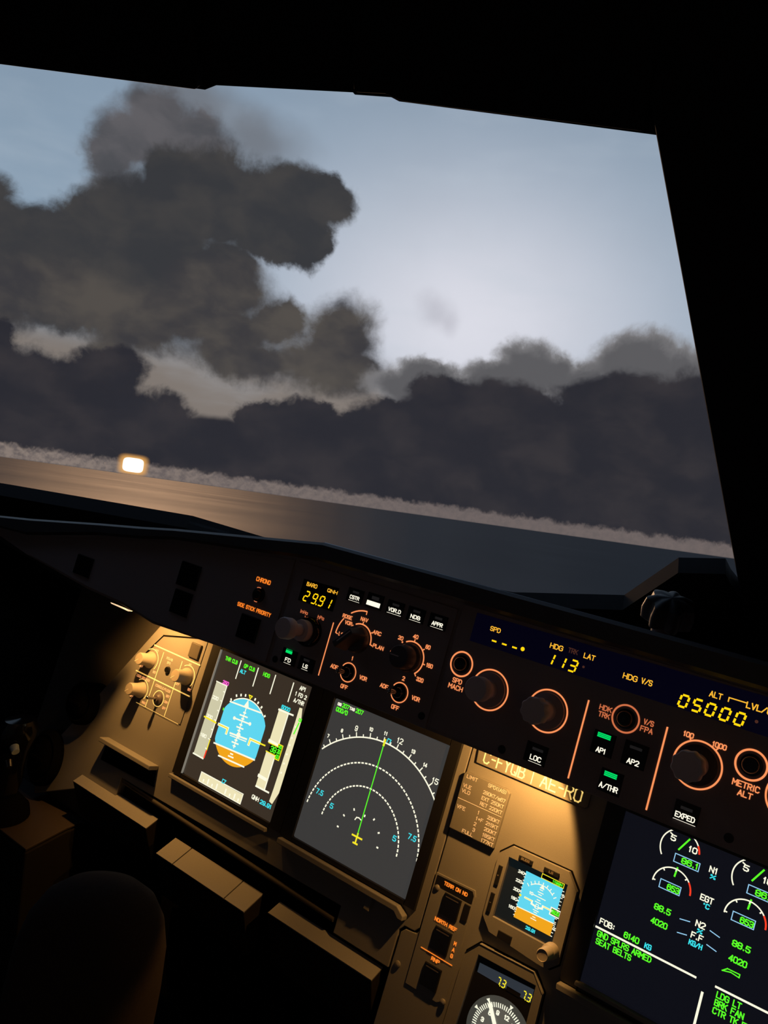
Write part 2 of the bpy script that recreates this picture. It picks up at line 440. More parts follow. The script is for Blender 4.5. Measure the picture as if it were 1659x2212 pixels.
def plane_matrix(O, t):
    return Matrix(((1, 0, 0, O[0]), (0, math.sin(t), -math.cos(t), O[1]), (0, math.cos(t), math.sin(t), O[2]), (0, 0, 0, 1)))
Z0 = 0.95
MIP = plane_matrix((0, 0, Z0), R(15))
GSH = plane_matrix((0, -0.10, 0.05 + Z0), R(13))

SPLIT = {'lettering', 'unit_lettering', 'dim_lettering', 'lit_line', 'lit_ring', 'readout_label', 'dim_label', 'digits', 'white_symbol', 'green_symbol', 'cyan_symbol', 'yellow_symbol', 'red_symbol',
         'magenta_symbol', 'pale_blue_symbol', 'altitude_tape', 'altitude_digits', 'tick_mark', 'readout_box', 'scale'}
class Thing:
    """an Empty on a panel plane; parts are written in panel millimetres"""
    def __init__(s, name, label, cat, plane, cu, cv, group=None):
        s.o = bpy.data.objects.new(name, None)
        s.o.empty_display_size = 0.01
        COL.objects.link(s.o)
        s.o.matrix_world = plane @ Matrix.Translation((cu * .001, cv * .001, 0))
        tag(s.o, label, cat, group)
        s.cu, s.cv = cu, cv
    def mb(s): return MB(s.cu, s.cv)
    def part(s, name, material, fn, parent=None, **k):
        b = s.mb(); fn(b)
        par = parent or s.o
        if len(b.marks) > 1 and name in SPLIT:
            cl = clusters(b)
            if len(cl) > 1:
                big = [c for c in cl if max(c[0][2] - c[0][0], c[0][3] - c[0][1]) > 0.0042]
                small = [i for c in cl if c not in big for i in c[1]]
                r_ = None
                for c in big: r_ = sub(b, c[1]).build(name, material, par, **k)
                if small:
                    r_ = sub(b, small).build('small_marks', material, par, **k)
                    r_['kind'] = 'stuff'
                return r_
        return b.build(name, material, par, **k)

# ------------------------------------------------------------------ the setting
def wbox(name, x0, y0, z0, x1, y1, z1, m):
    b = MB(); b.box(x0 * 1000, y0 * 1000, x1 * 1000, y1 * 1000, z0 * 1000, z1 * 1000)
    o = b.build(name, m); o['kind'] = 'structure'
    return o
wbox('floor', -1.46, -1.56, -0.06, 1.46, 1.6, 0.0, lining)
wbox('wall_back', -1.46, -1.56, 0.0, 1.46, -1.50, 1.92, rear)

wy, wt = R(22), R(-38)
WU = Vector((math.cos(wy), math.sin(wy), 0))
WV = Vector((-math.sin(wy) * math.sin(wt), math.cos(wy) * math.sin(wt), math.cos(wt)))
WN = WU.cross(WV)
WO = Vector((-0.08, 0.40, 1.20))
WIN = Matrix(((WU.x, WV.x, WN.x, WO.x), (WU.y, WV.y, WN.y, WO.y), (WU.z, WV.z, WN.z, WO.z), (0, 0, 0, 1)))
def plane_y(x, z):
    return WO.y - ((x - WO.x) * WN.x + (z - WO.z) * WN.z) / WN.y - 0.004
def shell(name, loop, off, m):
    n = len(loop)
    vs = [tuple(p) for p in loop] + [tuple(Vector(p) + Vector(off)) for p in loop]
    me = bpy.data.meshes.new(name)
    me.from_pydata(vs, [], [tuple(range(n)), tuple(range(2 * n - 1, n - 1, -1))] + [(i, (i + 1) % n, n + (i + 1) % n, n + i) for i in range(n)])
    me.materials.append(m); me.update()
    o = bpy.data.objects.new(name, me); COL.objects.link(o); o['kind'] = 'structure'
shell('ceiling', [(-1.46, -1.56, 1.92), (1.46, -1.56, 1.92), (1.46, plane_y(1.46, 1.95), 1.92), (-1.46, plane_y(-1.46, 1.95), 1.92)], (0, 0, 0.05), lining)
shell('wall_left', [(-1.40, -1.50, 0), (-1.40, plane_y(-1.43, 0), 0), (-1.40, plane_y(-1.43, 1.92), 1.92), (-1.40, -1.50, 1.92)], (-0.05, 0, 0), lining)
shell('wall_right', [(1.40, -1.50, 0), (1.40, plane_y(1.42, 0), 0), (1.40, plane_y(1.42, 1.92), 1.92), (1.40, -1.50, 1.92)], (0.05, 0, 0), rear)
inner = [(-1.42, -0.212), (-1.24, -0.206), (-0.87, -0.197), (-0.625, -0.233), (-0.318, -0.233), (-0.153, -0.191), (-0.094, -0.093), (-0.035, -0.079), (-0.024, -0.097), (-0.003, -0.121),
         (-0.227, 0.479), (-0.470, 0.495), (-0.478, 0.4955), (-0.486, 0.499), (-0.524, 0.4995), (-0.526, 0.5015), (-0.676, 0.501), (-0.690, 0.496), (-0.938, 0.512), (-1.42, 0.53)]
outer = [(-1.75, -1.55), (1.75, -1.55), (1.75, 1.0), (-1.75, 1.0)]
from mathutils.geometry import tessellate_polygon
def ring_solid(name, outer, inner, w0, w1, m, M):
    ptsl = outer + inner
    tri = tessellate_polygon([[Vector((*p, 0)) for p in outer], [Vector((*p, 0)) for p in inner]])
    n = len(ptsl)
    vs = [(p[0], p[1], w0) for p in ptsl] + [(p[0], p[1], w1) for p in ptsl]
    fs = [tuple(t) for t in tri] + [tuple(i + n for i in t) for t in tri]
    a, b = len(outer), len(inner)
    fs += [(i, (i + 1) % a, n + (i + 1) % a, n + i) for i in range(a)]
    fs += [(a + i, a + (i + 1) % b, n + a + (i + 1) % b, n + a + i) for i in range(b)]
    me = bpy.data.meshes.new(name); me.from_pydata(vs, [], fs); me.materials.append(m); me.update()
    o = bpy.data.objects.new(name, me); COL.objects.link(o); o.matrix_world = M
    return o
tag(ring_solid('wall_front', outer, inner, -0.03, 0.0, frame_m, WIN), kind='structure')

gm = bpy.data.materials.new('windshield_glass'); gm.use_nodes = True
b = NB(gm.node_tree); gm.node_tree.nodes.remove(gm.node_tree.nodes['Principled BSDF'])
tr = b.n('ShaderNodeBsdfTransparent'); tr.inputs[0].default_value = (0.985, 0.99, 0.99, 1)
gl = b.n('ShaderNodeBsdfGlossy'); gl.inputs['Roughness'].default_value = 0.02
smu = b.noise(b.n('ShaderNodeTexCoord').outputs['Object'], 9.0, 4, 0.6)
mx = b.n('ShaderNodeMixShader'); b.put(mx.inputs[0], b.m('MULTIPLY', b.step(smu, 0.3, 0.8), 0.02))
gm.node_tree.links.new(tr.outputs[0], mx.inputs[1]); gm.node_tree.links.new(gl.outputs[0], mx.inputs[2])
gm.node_tree.links.new(mx.outputs[0], gm.node_tree.nodes['Material Output'].inputs[0])
pane = MB(); pane.poly([(p[0] * 1000 * 0.999, p[1] * 1000) for p in inner], -18, -12)
po = pane.build('window_1', gm); po.matrix_world = WIN; po['kind'] = 'structure'

# centre post standing inside the windshield frame, its left edge along the window
post = MB()
def on_edge(t): return (-3 + (-227 + 3) * t, -121 + (479 + 121) * t)
a0, a1 = on_edge(-0.35), on_edge(1.45)
post.poly([a0, (a0[0] + 190, a0[1]), (a1[0] + 250, a1[1]), a1], 0, 14)
po = post.build('trim_1', frame_m, bevel=3); po.matrix_world = WIN; po['kind'] = 'structure'
# head lining strips above the window: visor rail in two lengths
for i, pl in enumerate(([(-1400, 534), (-938, 515), (-692, 500), (-684, 520), (-684, 700), (-1400, 700)], [(-520, 506), (-488, 506), (-470, 500), (-240, 486), (-240, 690), (-520, 690)])):
    v = MB(); v.poly(pl, 0.0, 16)
    vo = v.build('trim_%d' % (i + 2), frame_m, bevel=3); vo.matrix_world = WIN; vo['kind'] = 'structure'

# sea far below
sm = bpy.data.materials.new('sea_water'); sm.use_nodes = True
b = NB(sm.node_tree); sm.node_tree.nodes.remove(sm.node_tree.nodes['Principled BSDF'])
so = b.n('ShaderNodeTexCoord').outputs['Object']
rip = b.noise(b.v('MULTIPLY', so, (0.0006, 0.0006, 0.0006)), 1.0, 6, 0.6)
df = b.n('ShaderNodeBsdfDiffuse'); df.inputs['Color'].default_value = (0.018, 0.022, 0.030, 1)
gl = b.n('ShaderNodeBsdfGlossy'); b.put(gl.inputs['Roughness'], b.m('ADD', 0.24, b.m('MULTIPLY', rip, 0.16)))
mx = b.n('ShaderNodeMixShader'); mx.inputs[0].default_value = 0.09
sm.node_tree.links.new(df.outputs[0], mx.inputs[1]); sm.node_tree.links.new(gl.outputs[0], mx.inputs[2]); sm.node_tree.links.new(mx.outputs[0], sm.node_tree.nodes['Material Output'].inputs[0])
SR, SH = 120000.0, 90.0
N = 64
me = bpy.data.meshes.new('sea'); me.from_pydata([(0, 0, 0)] + [(SR * math.cos(2 * math.pi * i / N), SR * math.sin(2 * math.pi * i / N), 0) for i in range(N)], [], [(0, 1 + i, 1 + (i + 1) % N) for i in range(N)])
me.materials.append(sm)
sea = bpy.data.objects.new('sea', me); COL.objects.link(sea)
sea.matrix_world = Matrix.Translation(-UP * SH) @ UP.to_track_quat('Z', 'Y').to_matrix().to_4x4()
sea['kind'] = 'structure'

# ------------------------------------------------------------------ glareshield
gs = Thing('glareshield', 'long black padded glareshield hood running under the windshield', 'glareshield', GSH, -200, 60)
stations = [(-1060, 34, 36, 48), (-930, 16, 44, 66), (-780, 4, 76, 90), (-700, 2, 88, 102), (-640, -5, 100, 112), (-513, 1, 114, 130), (-449, 1, 122, 139), (-414, 1, 125, 144), (-242, 3, 126, 145), (60, 7, 127, 147), (500, 9, 127, 147), (1060, 0, 110, 130)]
def prof_mesh(bm, prof):
    """prof(station) -> closed loop of (v, w, world y z override) points"""
    loops = [prof(s) for s in stations]
    n = len(loops[0]); pts = [p for l in loops for p in l]; fs = []
    for j in range(len(loops) - 1):
        for i in range(n):
            k = (i + 1) % n
            fs.append((j * n + i, (j + 1) * n + i, (j + 1) * n + k, j * n + k))
    fs.append(tuple(range(n))); fs.append(tuple(range(len(pts) - 1, len(pts) - n - 1, -1)))
    bm.add(pts, fs)
def gs_body(s):
    u, vb, vf, vl = s
    c_ = min(vb + 62, vf - 8)
    return [(u, vb, -1), (u, vf, -1), (u, vf, -30), (u, vf - 20, -300), (u, min(vf - 40, c_), -300), (u, c_, -115), (u, c_ - 4, -16), (u, vb, -14)]
def gs_lip(s):
    u, vb, vf, vl = s
    h_ = vl - vf
    return [(u, vf, -2), (u, vf - 1, 7), (u, vf + 2, 11), (u, vl - 3, 11), (u, vl, 8), (u, vl - 1, 0), (u, vl - 16, -40), (u, vl - 135, -420), (u, vl - 160, -420), (u, vf - 24, -40)]
gs.part('body', face, lambda b: prof_mesh(b, gs_body))
gs.part('padded_lip', pad, lambda b: prof_mesh(b, gs_lip), smooth=True)

tst = [st_ for st_ in stations if -420 < st_[0] < 600]
def highlight_strip(b):
    pts = []; fs = []
    for (u, vb, vf, vl) in tst: pts += [(u, vl - .9, 8.6), (u, vl + .5, 7.6), (u, vl + .4, 6.4), (u, vl - 1.6, 7.6)]
    for j in range(len(tst) - 1):
        for i in range(4): k = (i + 1) % 4; fs.append((4 * j + i, 4 * j + k, 4 * j + 4 + k, 4 * j + 4 + i))
    fs += [(3, 2, 1, 0), tuple(range(len(pts) - 4, len(pts)))]
    b.add(pts, fs)
gs.part('edge_trim', mat('trim_silver', (0.55, 0.56, 0.58), 0.3, metal=1.0), highlight_strip)  # bright metal strip added to draw the highlight along the lip

ew = 0.25    # height of lit print above a face

def square_button(t, u0, v0, u1, v1, text=None, tx=None, tv=None, tw=None, th=4.0, lit=None, bars=0, under=True, tm=None):
    bt = t.part('push_button', black, lambda b: b.box(u0, v0, u1, v1, 0, 2.2, 0.6), label=('push button marked ' + text) if text else None)
    if text:
        t.part('legend', tm or WHITE, lambda b: (b.text(text, tx, tv, tw, th, 0.75, 2.2 + ew), b.seg((tx - .5, tv - 1.6), (tx + tw + 1, tv - 1.6), 0.35, 2.2 + ew) if under else None), bt)
    return bt

def green_bars(t, bt, u0, v0, u1, v1, on=True, n=3):
    def f(b):
        h_ = (v1 - v0) / n
        for i in range(n): b.rect(u0, v0 + i * h_ + 0.12 * h_, u1, v0 + (i + 1) * h_ - 0.12 * h_, 2.2 + ew)
    t.part('light_bar', GREENB if on else DIM, f, bt)

# ---- outer warning panel
wp = Thing('warning_panel', 'dark outer glareshield panel marked CHRONO and SIDE STICK PRIORITY', 'panel', GSH, -670, 50)
wp.part('plate', face, lambda b: b.poly([(-925, 18), (-780, 7), (-700, 5), (-640, -2), (-452, 4), (-452, 118), (-513, 110), (-640, 96), (-780, 71), (-925, 42)], -1, 1.0), bevel=0.4)
wp.part('lettering', ORANGE2, lambda b: (b.text('CHRONO', -498, 83.2, 21.8, 5.0, 0.9, 1 + ew), b.text('SIDE STICK PRIORITY', -514.5, 50.3, 51.5, 4.6, 0.85, 1 + ew)))
cb = wp.part('chrono_button', black, lambda b: b.lathe(-487.7, 69.5, [(8.6, 0.8), (8.6, 2.5), (7.2, 3.0), (7.0, 2.0), (5.6, 2.0), (5.2, 5.0), (4.6, 5.6), (0.01, 5.8)], 32), smooth=True)
wp.part('tick_mark', ORDIM, lambda b: (b.arc(-487.7, 69.5, 8.0, 0.9, 75, 118, 3.2), b.arc(-487.7, 69.5, 8.0, 0.9, 250, 285, 3.2)), cb)
wp.part('priority_light', gloss, lambda b: b.box(-503.5, 17.5, -474, 45, 0.8, 3, 1.0), label='unlit black side stick priority light')
for n_, (u0, v0, u1, v1) in (('warning_light', (-619, 49, -584.5, 78.5)), ('warning_light', (-616.5, 16, -585.5, 45)), ('warning_light', (-814, 16.5, -779, 43))):
    wp.part(n_, gloss, lambda b: b.box(u0, v0, u1, v1, 0.8, 3, 1.0))

# ---- EFIS control panel
ef = Thing('flight_display_control_panel', 'control panel with yellow 29.91 readout and ROSE ARC PLAN selector', 'control panel', GSH, -345, 60)
ef.part('plate', face, lambda b: b.box(-446, 3, -244.5, 118, -1, 1.0), bevel=0.5)
rd = ef.part('readout_window', BG_BLK, lambda b: b.poly([(-432.5, 78), (-384, 78), (-384, 103), (-432.5, 101.5)], 0.5, 1.3))
ef.part('readout_label', AMB, lambda b: (b.text('BARO', -426.8, 95.2, 14.6, 4.4, 0.8, 1.3 + ew), b.text('QNH', -398, 95.7, 13.6, 3.9, 0.75, 1.3 + ew)), rd)
def baro_digits(b):
    for ch, u in zip('2991', (-425.6, -414.3, -404.6, -395.2)):
        b.seg7(ch, u - .6, 79.6, 5.4, 10.2, 1.35, 1.3 + ew)
    b.disc(-407.2, 79.7, 0.9, 1.3 + ew, 10)
ef.part('digits', YEL, baro_digits, rd)
def ef_print(b):
    z = 1 + ew
    b.text('ROSE', -370.4, 76.0, 12.4, 4.0, 0.75, z); b.text('VOR', -365.4, 70.4, 9.2, 4.0, 0.75, z); b.text('NAV', -347.8, 78.8, 9.2, 4.0, 0.75, z)
    b.text('ARC', -329.4, 70.3, 10.4, 4.0, 0.75, z); b.text('PLAN', -325.0, 57.7, 13.2, 4.0, 0.75, z); b.text('LS', -369, 57.3, 6.2, 4.0, 0.75, z)
    b.text('20', -299.2, 73.2, 5.9, 4.0, 0.75, z); b.text('40', -283.4, 79.0, 5.9, 4.0, 0.75, z); b.text('80', -267.1, 73.4, 5.4, 4.0, 0.75, z)
    b.text('160', -261.1, 57.4, 7.2, 4.0, 0.75, z); b.text('320', -267.4, 42.0, 7.9, 4.0, 0.75, z); b.text('10', -303.9, 57.2, 4.8, 4.0, 0.75, z)
    b.text('1', -345.2, 38.4, 1.9, 4.2, 0.75, z); b.text('2', -282.4, 37.6, 3.0, 4.2, 0.75, z)
    for k, dx in ((0, 0), (1, 63.2)):
        b.text('ADF', -367.6 + dx, 24.2, 9.6, 4.2, 0.75, z); b.text('VOR', -330.1 + dx, 24.0, 9.2, 4.2, 0.75, z); b.text('OFF', -349.0 + dx, 9.2, 8.8, 4.2, 0.75, z)
    b.disc(-355.0, 71.6, 0.8, z, 10); b.disc(-293.2, 72.0, 0.9, z, 10)
ef.part('lettering', ORANGE, ef_print)
def unit_print(b):
    z = 1 + ew
    b.text('inHg', -425.3, 66.2, 10.6, 3.7, 0.65, z); b.text('hPa', -400.9, 66.4, 8.8, 3.7, 0.65, z)
    b.seg((-417.0, 64.6), (-416.6, 62.8), 0.7, z); b.seg((-401.6, 63.6), (-400.2, 65.2), 0.8, z)
ef.part('unit_lettering', ORDIM, unit_print)
def ef_lines(b):
    z = 1 + ew
    b.seg((-379, 67.3), (-379, 12.8), 1.25, z)
    b.arc(-344, 60.1, 15.6, 1.25, 120, -3, z)
    b.seg((-328.4, 59.3), (-326.0, 58.8), 1.1, z)
    for a in (88, 38): b.seg((-344 + 15.6 * math.cos(R(a)), 60.1 + 15.6 * math.sin(R(a))), (-344 + 18 * math.cos(R(a)), 60.1 + 18 * math.sin(R(a))), 1.0, z)
    b.arc(-342, 58.2, 31.0, 1.25, 178, 146, z); b.arc(-342, 58.2, 31.0, 1.25, 128, 91, z)
    b.seg((-373, 59.2), (-370.6, 58.6), 1.0, z); b.seg((-342.6, 89.0), (-342.6, 86.4), 1.0, z)
    b.arc(-280.9, 60.0, 15.8, 1.25, 122, -50, z)
    for a, l in ((88, 2.2), (43, 2.2), (-4, 2.2), (-50, 2.4)): b.seg((-280.9 + 15.8 * math.cos(R(a)), 60 + 15.8 * math.sin(R(a))), (-280.9 + (15.8 + l) * math.cos(R(a)), 60 + (15.8 + l) * math.sin(R(a))), 1.0, z)
    for cx_, cy_ in ((-344.7, 26), (-281.2, 25.9)): b.arc(cx_, cy_, 9.35, 1.05, 152, -152, z, 60)
ef.part('lit_line', ORANGE, ef_lines)
# barometer knob
kb = ef.part('barometer_knob', knobm, lambda b: b.lathe(-407, 50.6, [(11.2, 8), (11.4, 14), (10.8, 16), (6.4, 16.2), (6.2, 31), (10.2, 31), (10.9, 32.5), (10.9, 42), (10.0, 43.4), (0.01, 43.6)], 48, 24, 0.012, 4), smooth=True)
ef.part('knob_base', gloss, lambda b: b.lathe(-405.5, 50.5, [(15.6, 1), (15.6, 5), (14.2, 7.6), (12, 8), (0.01, 8)], 40), kb, smooth=True)
# rotary selector with bar handle
sk = ef.part('selector_knob', knobd, lambda b: b.lathe(-344, 60.1, [(13.6, 1), (13.6, 6), (12.6, 8.5), (11.6, 9), (0.01, 9)], 40), smooth=True)
def bar_handle(b, cu, cv, ang, L_, W_, z0, z1, tipr):
    c, s_ = math.cos(R(ang)), math.sin(R(ang))
    def q(x, y, z): return (cu + x * c - y * s_, cv + x * s_ + y * c, z)
    b.add([q(-L_, -W_, z0), q(L_, -W_, z0), q(L_, W_, z0), q(-L_, W_, z0), q(-L_ * .86, -W_ * .6, z1), q(L_ * .8, -W_ * .6, z1), q(L_ * .8, W_ * .6, z1), q(-L_ * .86, W_ * .6, z1)],
          [(3, 2, 1, 0), (4, 5, 6, 7), (0, 1, 5, 4), (1, 2, 6, 5), (2, 3, 7, 6), (3, 0, 4, 7)])
ef.part('handle', knobd, lambda b: bar_handle(b, -344, 60.1, 48, 14.6, 5.6, 8, 29, 2), sk, bevel=1.2)
def ptr(b):
    c, s_ = math.cos(R(48)), math.sin(R(48))
    def q(x, y, z): return (-344 + x * c - y * s_, 60.1 + x * s_ + y * c, z)
    b.add([q(-7, -.6, 29.2), q(10.9, -.6, 29.2), q(10.9, .6, 29.2), q(-7, .6, 29.2)], [(0, 1, 2, 3)])
    b.add([q(10.9, -.6, 29.2), q(13.9, -.6, 8.6), q(13.9, .6, 8.6), q(10.9, .6, 29.2)], [(0, 1, 2, 3)])
ef.part('pointer_line', knobm, ptr, sk)
# range knob
rk = ef.part('range_knob', knobd, lambda b: b.lathe(-280.9, 60, [(13.8, 1), (13.8, 4), (12.4, 6), (11.4, 6.5), (11.0, 20), (10.0, 21.5), (0.01, 21.6)], 40, 20, 0.01, 4), smooth=True)
ef.part('pointer_line', knobm, lambda b: b.seg((-289.5, 60.2), (-281, 60.2), 1.1, 21.9), rk)
# toggles
for cx_, cy_ in ((-344.7, 26), (-281.2, 25.9)):
    tg = ef.part('toggle_switch', gloss, lambda b: b.lathe(cx_, cy_, [(8.4, 1), (8.2, 2.2), (5.4, 3.4), (4.4, 6.0), (2.5, 6.8), (0.01, 7)], 28), smooth=True)
    ef.part('lever', metal, lambda b: (b.tube((cx_, cy_, 5), (cx_ - 2.6, cy_ + .3, 15), 1.7, 2.5, 14), b.ball((cx_ - 2.6, cy_ + .3, 15), 2.6, 12)), tg, smooth=True)
    ef.part('collar', knobm, lambda b: b.arc(cx_, cy_, 4.9, 0.7, 60, -200, 5.2), tg)
fdb = square_button(ef, -433, 10.5, -412, 26.8, 'FD', -426, 13.3, 8.0, 4.2)
green_bars(ef, fdb, -428, 21.6, -419, 25.6, True, 1)
ef.part('light_bar_edge', GREENB, lambda b: b.seg((-427.6, 26.1), (-419.4, 26.1), 0.3, 2.2 + ew), fdb)
lsb = square_button(ef, -408, 10.4, -387, 25.4, 'LS', -401, 14.0, 6.6, 4.2)
green_bars(ef, lsb, -402, 20.5, -394, 23.8, False, 1)
for tx_, c in (('CSTR', -362), (None, -337), ('VOR.D', -311.5), ('NDB', -286.6), ('APPR', -261.4)):
    bw = 10.2
    if tx_:
        wd = {'CSTR': 12.2, 'VOR.D': 15.2, 'NDB': 11.4, 'APPR': 12.2}[tx_]
        bt = square_button(ef, c - bw, 93.6, c + bw, 108, tx_, c - wd / 2 + 0.6, 96.6, wd, 4.0)
        green_bars(ef, bt, c - 3.5, 102.6, c + 4.5, 105.6, False, 1)
    else:
        bt = square_button(ef, c - bw, 93.6, c + bw, 109)
        ef.part('lit_legend', WHITE, lambda b: b.rect(-345.6, 96.0, -329, 100.7, 2.2 + ew), bt, label='fully lit white legend')
        ef.part('light_bar', DIM, lambda b: b.rect(-341, 102.6, -332, 106, 2.2 + ew), bt)
ef.part('screw', black, lambda b: b.lathe(-251.4, 13.2, [(3.6, 1), (3.4, 1.7), (0.01, 1.9)], 18), smooth=True)
ef.part('screw', black, lambda b: b.lathe(-440, 11, [(3.6, 1), (3.4, 1.7), (0.01, 1.9)], 18), smooth=True)

# ---- flight control unit
fc = Thing('flight_control_unit', 'autopilot control panel with yellow 113 and 05000 readouts and AP1 button', 'control panel', GSH, -20, 60)
fc.part('plate', face, lambda b: b.box(-240.5, 6, 260, 124, -1, 1.0), bevel=0.5)
fw = fc.part('readout_window', BG_FCU, lambda b: b.poly([(-224, 93.5), (120, 93.8), (120, 123), (-224, 120)], 0.6, 1.5))
ZW = 1.5 + ew
fc.part('readout_label', AMB, lambda b: (b.text('SPD', -207, 107.8, 10.6, 4.4, 0.75, ZW), b.text('HDG', -147.9, 109.0, 12.2, 4.6, 0.8, ZW), b.text('LAT', -116.8, 109.2, 10.2, 4.6, 0.8, ZW),
        b.text('HDG', -80.8, 103.0, 12.2, 4.8, 0.8, ZW), b.text('V/S', -65.6, 103.4, 9.2, 4.8, 0.8, ZW), b.text('ALT', -13.3, 109.6, 9.8, 4.8, 0.8, ZW), b.text('LVL/CH', 13.8, 109.6, 22.5, 5.0, 0.9, ZW),
        b.line([(1.1, 110.4), (1.1, 113.3), (13.4, 113.3)], 0.9, ZW)), fw)
fc.part('dim_label', mat('legend_dim_red', (0.02, 0.02, 0.02), 0.5, emit=(78, 44, 34), estr=0.8), lambda b: (b.text('TRK', -131.2, 109.8, 9.0, 4.4, 0.7, ZW), b.disc(-114.5, 102, 1.1, ZW, 12), b.disc(23.4, 102.2, 1.3, ZW, 12)), fw)
def fc_digits(b):
    for u in (-200.0, -189.6, -179.3): b.seg((u - 1.6, 99.8), (u + 1.6, 99.8), 1.5, ZW)
    b.disc(-171.5, 100.8, 1.9, ZW, 16)
    for ch, u in zip('113', (-148.4, -138.0, -127.2)): b.seg7(ch, u, 95.4, 5.8, 9.4, 1.5, ZW, 0.18)
    for ch, u in zip('05000', (-33.8, -23.4, -13.4, -2.6, 8.2)): b.seg7(ch, u, 95.6, 5.9, 9.2, 1.65, ZW, 0.16)
fc.part('digits', YEL, fc_digits, fw)
def fc_print(b):
    z = 1 + ew
    b.text('SPD', -230.3, 52.6, 10.0, 4.6, 0.75, z); b.text('MACH', -233, 46.6, 15.4, 4.6, 0.75, z)
    b.text('100', -24.6, 74.6, 8.0, 4.2, 0.8, z); b.text('1000', -2.6, 74.2, 10.6, 4.2, 0.8, z)
    b.text('METRIC', 17.2, 52.4, 19.4, 4.8, 0.8, z); b.text('ALT', 22.4, 46.2, 10.6, 4.6, 0.8, z)
fc.part('lettering', ORANGE, fc_print)
fc.part('dim_lettering', ORDIM, lambda b: (b.text('HDK', -93, 72.9, 10.6, 4.4, 0.7, 1 + ew), b.text('TRK', -92.6, 67.3, 10.0, 4.4, 0.7, 1 + ew), b.text('V/S', -55.8, 73.2, 8.2, 4.4, 0.7, 1 + ew), b.text('FPA', -57.1, 67.3, 10.2, 4.4, 0.7, 1 + ew)))
def fc_rings(b):
    z = 1 + ew
    for c in ((-135.3, 57.0, 17.85), (-192.1, 57.2, 17.85), (-9.2, 57.2, 17.9), (58.5, 57.2, 17.9)): b.arc(*c, 1.35, 0, 360, z, 72)
    for c in ((-225.7, 70.7, 11.1), (26.9, 70.5, 11.0)): b.arc(*c, 1.5, 0, 360, z, 60)
    for u in (-103.0, -37.1): b.seg((u, 76.4), (u, 11.4), 1.4, z)
    for a in (119, 56): b.seg((-9.2 + 17.9 * math.cos(R(a)), 57.2 + 17.9 * math.sin(R(a))), (-9.2 + 20.4 * math.cos(R(a)), 57.2 + 20.4 * math.sin(R(a))), 1.1, z)
fc.part('lit_ring', ORANGE, fc_rings)
fc.part('dim_ring', ORDIM, lambda b: b.arc(-70.1, 72.4, 10.9, 1.4, 0, 360, 1 + ew, 60))
for cu, cv in ((-225.7, 70.7), (26.9, 70.5), (-70.1, 72.4)):
    fc.part('push_button', gloss, lambda b: b.lathe(cu, cv, [(8.0, 1), (7.8, 1.6), (6.4, 1.8), (6.0, 5.4), (5.0, 6.4), (0.01, 6.6)], 32), smooth=True)
for cu, cv, hgt_, lob, rr in ((-192.1, 57.2, 29, 0, 10.9), (-135.3, 57.0, 33, 9, 11.0), (-9.2, 57.2, 35, 9, 11.4), (58.5, 57.2, 30, 0, 11)):
    kn = fc.part('knob', knobm, lambda b: b.lathe(cu, cv, [(9.4, 1.5), (8.2, 9), (8.2, hgt_ - 13), (rr * .96, hgt_ - 12), (rr, hgt_ - 11), (rr, hgt_ - 1), (rr * .93, hgt_), (0.01, hgt_ + .1)], 64, lob, 0.045 if lob else 0, 3), smooth=True)
    fc.part('knob_skirt', knobd if cu > -60 else mat('knob_mid', (0.48, 0.40, 0.43), 0.6), lambda b: b.lathe(cu, cv, [(15.6, 1), (15.4, 3.0), (14.4, 3.6), (9.0, 4.2), (0.01, 4.2)], 48), kn, smooth=True)
b1 = square_button(fc, -92, 37.6, -73, 57, 'AP1', -86.6, 39.6, 8.4, 4.4, under=False); green_bars(fc, b1, -88.4, 51.6, -77.2, 55.6)
b1 = square_button(fc, -66, 37.6, -46, 57.6, 'AP2', -60.6, 39.8, 10, 4.4, under=False); green_bars(fc, b1, -61, 51.6, -51, 54.6, False, 1)
b1 = square_button(fc, -78.6, 11, -59.4, 30, 'A/THR', -77, 14.0, 15.6, 4.6, under=False); green_bars(fc, b1, -75.2, 24.0, -64.6, 28.2)
b1 = square_button(fc, -145.4, 11, -125, 28.4, 'LOC', -139.2, 14.0, 10.4, 4.4); green_bars(fc, b1, -139, 22, -129, 25, False, 1)
b1 = square_button(fc, -18, 12.4, 1.4, 28, 'EXPED', -15.8, 14.8, 15.0, 4.4); green_bars(fc, b1, -13, 21.5, -4, 24.5, False, 1)
for u, v in ((-166, 12.4), (24.2, 14.4)):
    fc.part('screw', black, lambda b: b.lathe(u, v, [(3.6, 1), (3.4, 1.7), (0.01, 1.9)], 18), smooth=True)

# ------------------------------------------------------------------ main instrument panel
ip = Thing('instrument_panel', 'main instrument panel carrying the screens, amber lit under the glareshield', 'instrument panel', MIP, -400, -100)
def ip_plate(b):
    b.poly([(-735, 95), (-245.5, 108), (-245.5, -178), (-250, -183.5), (-262, -184), (-267, -190), (-267, -229), (-341, -229), (-341, -200), (-724, -206), (-724, -232), (-800, -250), (-886, -290), (-905, -250), (-845, -160), (-797, -85), (-742, 4)], -12, 0)
ip.part('captain_plate', panel, ip_plate, bevel=0.8)
ip.part('centre_plate', panel, lambda b: b.poly([(-244, 108), (930, 108), (930, -420), (-266, -420), (-264.5, -191), (-260, -186), (-247, -184.5), (-244, -178)], -12, 0), bevel=0.8)
ip.part('side_plate', mat('side_grey', (0.07, 0.065, 0.06), 0.7, grain=.15, gscale=300), lambda b: b.poly([(-960, 60), (-700, 95), (-700, -240), (-770, -290), (-960, -290)], -28, -20))
ip.part('backing', matt, lambda b: b.box(-758, -420, 930, 60, -60, -30))
